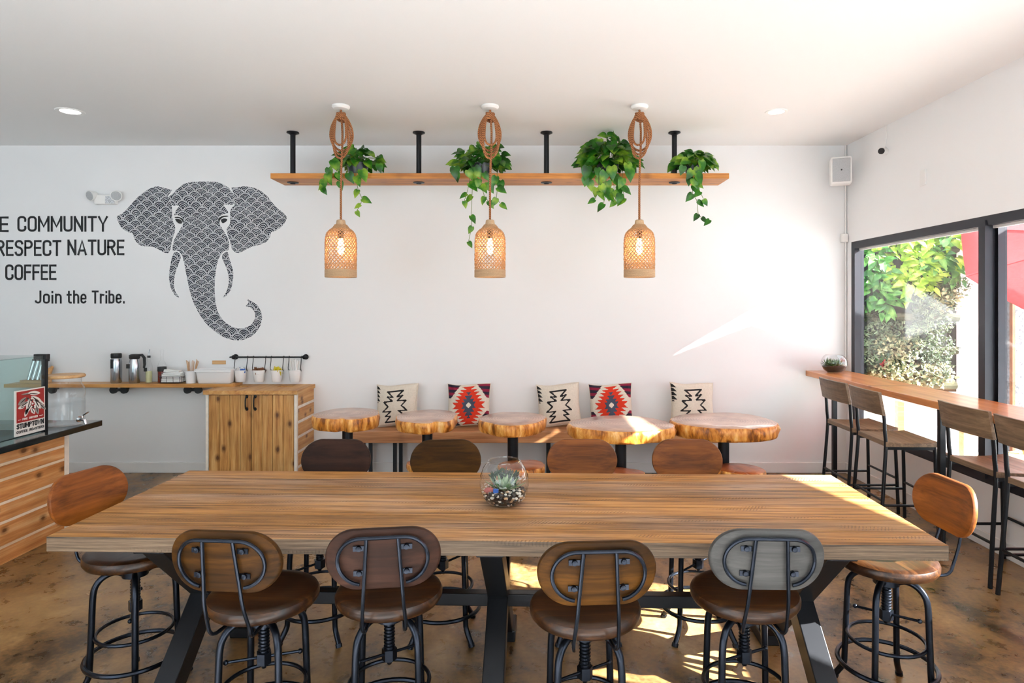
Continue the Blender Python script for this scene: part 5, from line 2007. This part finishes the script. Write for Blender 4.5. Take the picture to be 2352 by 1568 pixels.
G = 'living wall plants outside the window'
T = {'lime': 'lime yellow broad-leaved plant in the sunny top of the living wall', 'green': 'fresh green broad-leaved plant in the upper living wall',
     'dark': 'dark olive succulent cluster in the living wall', 'sage': 'grey-green feathery plant in the lower living wall', 'cream': 'cream flowering tuft low in the living wall'}
for (x, y, k) in ((2005, 580, 'green'), (2045, 560, 'lime'), (2085, 545, 'lime'), (2130, 535, 'lime'), (2175, 545, 'lime'), (2015, 625, 'green'), (2060, 610, 'lime'), (2105, 600, 'lime'), (2150, 590, 'green'), (2190, 590, 'lime'),
                  (2000, 660, 'green'), (2030, 690, 'green'), (2085, 650, 'lime'), (2125, 640, 'lime'), (2165, 650, 'dark'), (2100, 660, 'dark'), (2190, 660, 'sage'), (2170, 690, 'cream'), (2130, 700, 'sage'),
                  (2005, 715, 'dark'), (2050, 735, 'dark'), (2110, 725, 'dark'), (2010, 765, 'sage'), (2060, 765, 'sage'), (2115, 765, 'sage'), (2150, 745, 'sage'), (2080, 800, 'cream'), (2040, 795, 'cream'), (2000, 810, 'sage'),
                  (2120, 805, 'sage'), (2160, 800, 'sage'), (2150, 840, 'sage'), (2100, 835, 'dark'), (2055, 835, 'cream'), (2075, 862, 'cream'), (2115, 862, 'cream'), (2155, 860, 'cream'), (2005, 850, 'dark'), (2030, 864, 'cream'), (2190, 620, 'green'), (2040, 520, 'lime'), (2110, 500, 'lime'), (2170, 505, 'green')):
    wall_plant(x, y, k, T[k], G)
wall_plant(2028, 838, 'red', 'green bromeliad with a red centre low in the living wall', G)

# red patio umbrella (tilted towards the sun)
UC, UA, UR, UROT, UH = Vector((5.413, 6.084, 2.002)), Vector((-.173, -.645, .899)).normalized(), 1.21, .636, .303


def umbrella(label, C, A, Rad, rot, hh, pole_to):
    t = thing('patio_umbrella', label, 'umbrella', (pole_to[0], pole_to[1], -.04), 0, 'red patio umbrellas')
    o = Vector(t.location)
    u = A.cross(Vector((0, 1, 0))).normalized()
    w_ = A.cross(u)
    tips = [C + (u * math.cos(rot + i * PI / 4) + w_ * math.sin(rot + i * PI / 4)) * Rad - o for i in range(8)]
    ap = C + A * hh - o
    mb = MB()
    n = 8
    vs = []
    for i in range(8):                      # each gore sags a little between its ribs
        a_, b_ = tips[i], tips[(i + 1) % 8]
        g0 = len(vs)
        for r_ in range(n + 1):
            for s_ in range(n + 1):
                k, m = r_ / n, s_ / n
                p = ap + (a_.lerp(b_, m) - ap) * k
                p = p - A * (.02 * math.sin(PI * m) * k * Rad)
                vs.append(p)
        for r_ in range(n):
            for s_ in range(n):
                q_ = g0 + r_ * (n + 1) + s_
                mb.f.append([q_, q_ + 1, q_ + n + 2, q_ + n + 1])
                mb.m.append(0)
                mb.sm.append(True)
    mb.v = vs
    cn = mb.build('canopy', M['red'], t, angle=20)
    so = cn.modifiers.new('cloth', 'SOLIDIFY')
    so.thickness = .004
    for i in range(8):
        MB().tube([ap - A * .02, (ap - A * .02).lerp(tips[i] - A * .012, 1)], .007, 6).build('rib', M['steel'], t)
    for i in range(8):
        MB().tube([ap, tips[i]], .008, 6).build('seam', M['seam'], t)
    hub = ap - A * .08
    po_ = MB()
    po_.tube([ap + A * .03, hub, C - o - A * .35, Vector((0, 0, 1.0)), Vector((0, 0, .04))], .02, 12)
    po_.build('pole', M['tan_wood'], t)
    MB().lathe([(0, 0), (.25, 0), (.25, .05), (.04, .08), (0, .08)], 24).build('base', M['black_metal'], t)


umbrella('red patio umbrella tilted outside, seen through the right part of the window', UC, UA, UR, UROT, UH, (5.35, 6.15))

# second canopy and awning: unseen, added to block sun and shape patches indoors
SUNV = Vector((-1, .35, -.575))


def lit(y0, z0, s_):
    """point s_ metres out from the window plane that shades window point (y0, z0)"""
    return Vector((3.05 + s_, y0 - .35 * s_, z0 + .575 * s_))


t = thing('added_sun_canopy', 'unseen red canopy added outside to block sun from the window', 'umbrella', (5.1, 3.6, -.04))
o_ = Vector(t.location)
c4 = [lit(5.83, 1.95, 1.2) - o_, lit(5.5, 2.13, 1.15) - o_, lit(3.0, 1.96, 1.2) - o_, lit(3.0, .2, 3.0) - o_, lit(6.5, .2, 3.0) - o_]
ap = sum(c4, Vector()) / 5 + Vector((-.1, 0, .25))
m_ = MB().add(c4 + [ap], [(0, 1, 5), (1, 2, 5), (2, 3, 5), (3, 4, 5), (4, 0, 5)])
cn = m_.build('canopy', M['red'], t)
cn.modifiers.new('cloth', 'SOLIDIFY').thickness = .004
for p in c4:
    MB().tube([ap - Vector((0, 0, .03)), p - Vector((0, 0, .012))], .008, 6).build('rib', M['steel'], t)
MB().tube([(0, 0, .05), (ap.x, ap.y, ap.z - .02)], .022, 12).build('pole', M['tan_wood'], t)
MB().lathe([(0, 0), (.25, 0), (.25, .05), (.04, .08), (0, .08)], 24).build('base', M['black_metal'], t)
aw = thing('added_awning', 'unseen red awning added outside to shape the sun coming in', 'awning', (XR + .15, 2.35, 2.3))  # added; its valance slants to trim the sun on the table
o_ = Vector(aw.location)
va, vb = lit(3.1, 1.885, .95) - o_, lit(1.3, 1.57, .95) - o_
wa, wb = Vector((.002, va.y, .55)), Vector((.002, vb.y, .55))
fa, fb = Vector((va.x, va.y, .28)), Vector((vb.x, vb.y, .28))
MB().add([wa, wb, fb, fa, va, vb], [(0, 1, 2, 3), (3, 2, 5, 4)]).build('awning_cloth', M['red'], aw).modifiers.new('cloth', 'SOLIDIFY').thickness = .004
MB().tube([fa, fb], .012, 8).build('front_bar', M['steel'], aw)

# patio furniture glimpsed under the counter
tb = thing('patio_table', 'pale wooden patio table outside, glimpsed below the window counter', 'table', (4.0, 5.9, -.04))
b = MB()
for k in range(6):
    b.box(-.4 + k * .134, -.4 + k * .134 + .126, -.55, .55, .70, .73)
b.build('table_top', plain('bleached_wood', (214, 180, 164), .7, noise=.1), tb, recalc=False)
for sx in (-.34, .34):
    for sy in (-.48, .48):
        MB().box(sx - .03, sx + .03, sy - .03, sy + .03, 0, .70).build('leg', M['tan_wood'], tb)
ch = thing('patio_chair', 'light wooden folding chair on the patio below the umbrella', 'chair', (3.75, 4.95, -.04), R(200))
for sx in (-.2, .2):
    MB().beam((sx, -.22, 0), (sx, .2, .46), .03, .03).build('leg', M['tan_wood'], ch)
    MB().beam((sx * .85, .24, 0), (sx * .85, -.26, .84), .03, .03).build('rear_leg', M['tan_wood'], ch)
b = MB()
for k in range(5):
    b.box(-.22, .22, -.16 + k * .085, -.09 + k * .085, .45, .47)
b.build('seat', M['tan_wood'], ch, recalc=False)
b = MB()
for z in (.66, .76):
    y = -.26 + (.84 - z) * .595
    b.box(-.2, .2, y - .012, y + .012, z, z + .06)
b.build('backrest', M['tan_wood'], ch, recalc=False)
pp = thing('stone_pillar', 'rough grey stone pillar with a brown edge outside at the right picture edge', 'pillar', (5.45, 7.12, -.04))
MB().box(-.12, .14, -.03, .1, 0, 2.6).build('shaft', plain('rough_stone', (92, 94, 100), .95, noise=.55, bump=.6, bscale=90), pp)
MB().box(-.15, -.1205, -.045, .0, 0, 2.6).build('brown_edge', plain('brown_post', (104, 62, 34), .7, noise=.2), pp)
# ------------------------------------------------------------------ daylight
sun = bpy.data.lights.new('sun', 'SUN')
sun.energy = 62
sun.angle = R(.53)
sun.color = (1, .985, .96)
so_ = bpy.data.objects.new('sun', sun)
COL.objects.link(so_)
so_.location = (8, 2, 6)
sd_ = Vector((-1, .35, -.575))
so_.rotation_euler = sd_.to_track_quat('-Z', 'Y').to_euler()

wd = bpy.data.worlds.new('sky')
scene.world = wd
wd.use_nodes = True
bg = wd.node_tree.nodes['Background']
bg.inputs[0].default_value = (.80, .92, 1.0, 1)
bg.inputs[1].default_value = 5.0


def portal(name, loc, rot, sx, sy):
    l = bpy.data.lights.new(name, 'AREA')
    l.shape = 'RECTANGLE'
    l.size, l.size_y = sx, sy
    l.cycles.is_portal = True
    o = bpy.data.objects.new(name, l)
    COL.objects.link(o)
    o.location = loc
    o.rotation_euler = rot


portal('window_portal', (XR + .2, (W1A + W1B) / 2, (WZ0 + WZ1) / 2), (0, PI / 2, 0), WZ1 - WZ0, W1B - W1A)
portal('side_portal', (XR + .2, -1.2, 1.53), (0, PI / 2, 0), 2.25, 2.8)
portal('small_window_portal', (XR + .2, (W2A + W2B) / 2, 1.6), (0, PI / 2, 0), WZ1 - WZS, W2B - W2A)
portal('front_portal', (-3.1, YF - .25, 1.6), (-PI / 2, 0, 0) if False else (PI / 2, 0, 0), 3.0, 2.4)

vs_ = scene.view_settings
vs_.view_transform = 'Standard'
vs_.look = 'None'
vs_.exposure = 0.05
vs_.gamma = 1.0
vs_.use_curve_mapping = False
cy = scene.cycles
cy.max_bounces = 8
cy.diffuse_bounces = 5
cy.glossy_bounces = 3
cy.transmission_bounces = 4
cy.transparent_max_bounces = 12
cy.caustics_reflective = False
cy.caustics_refractive = False
cy.sample_clamp_indirect = 8
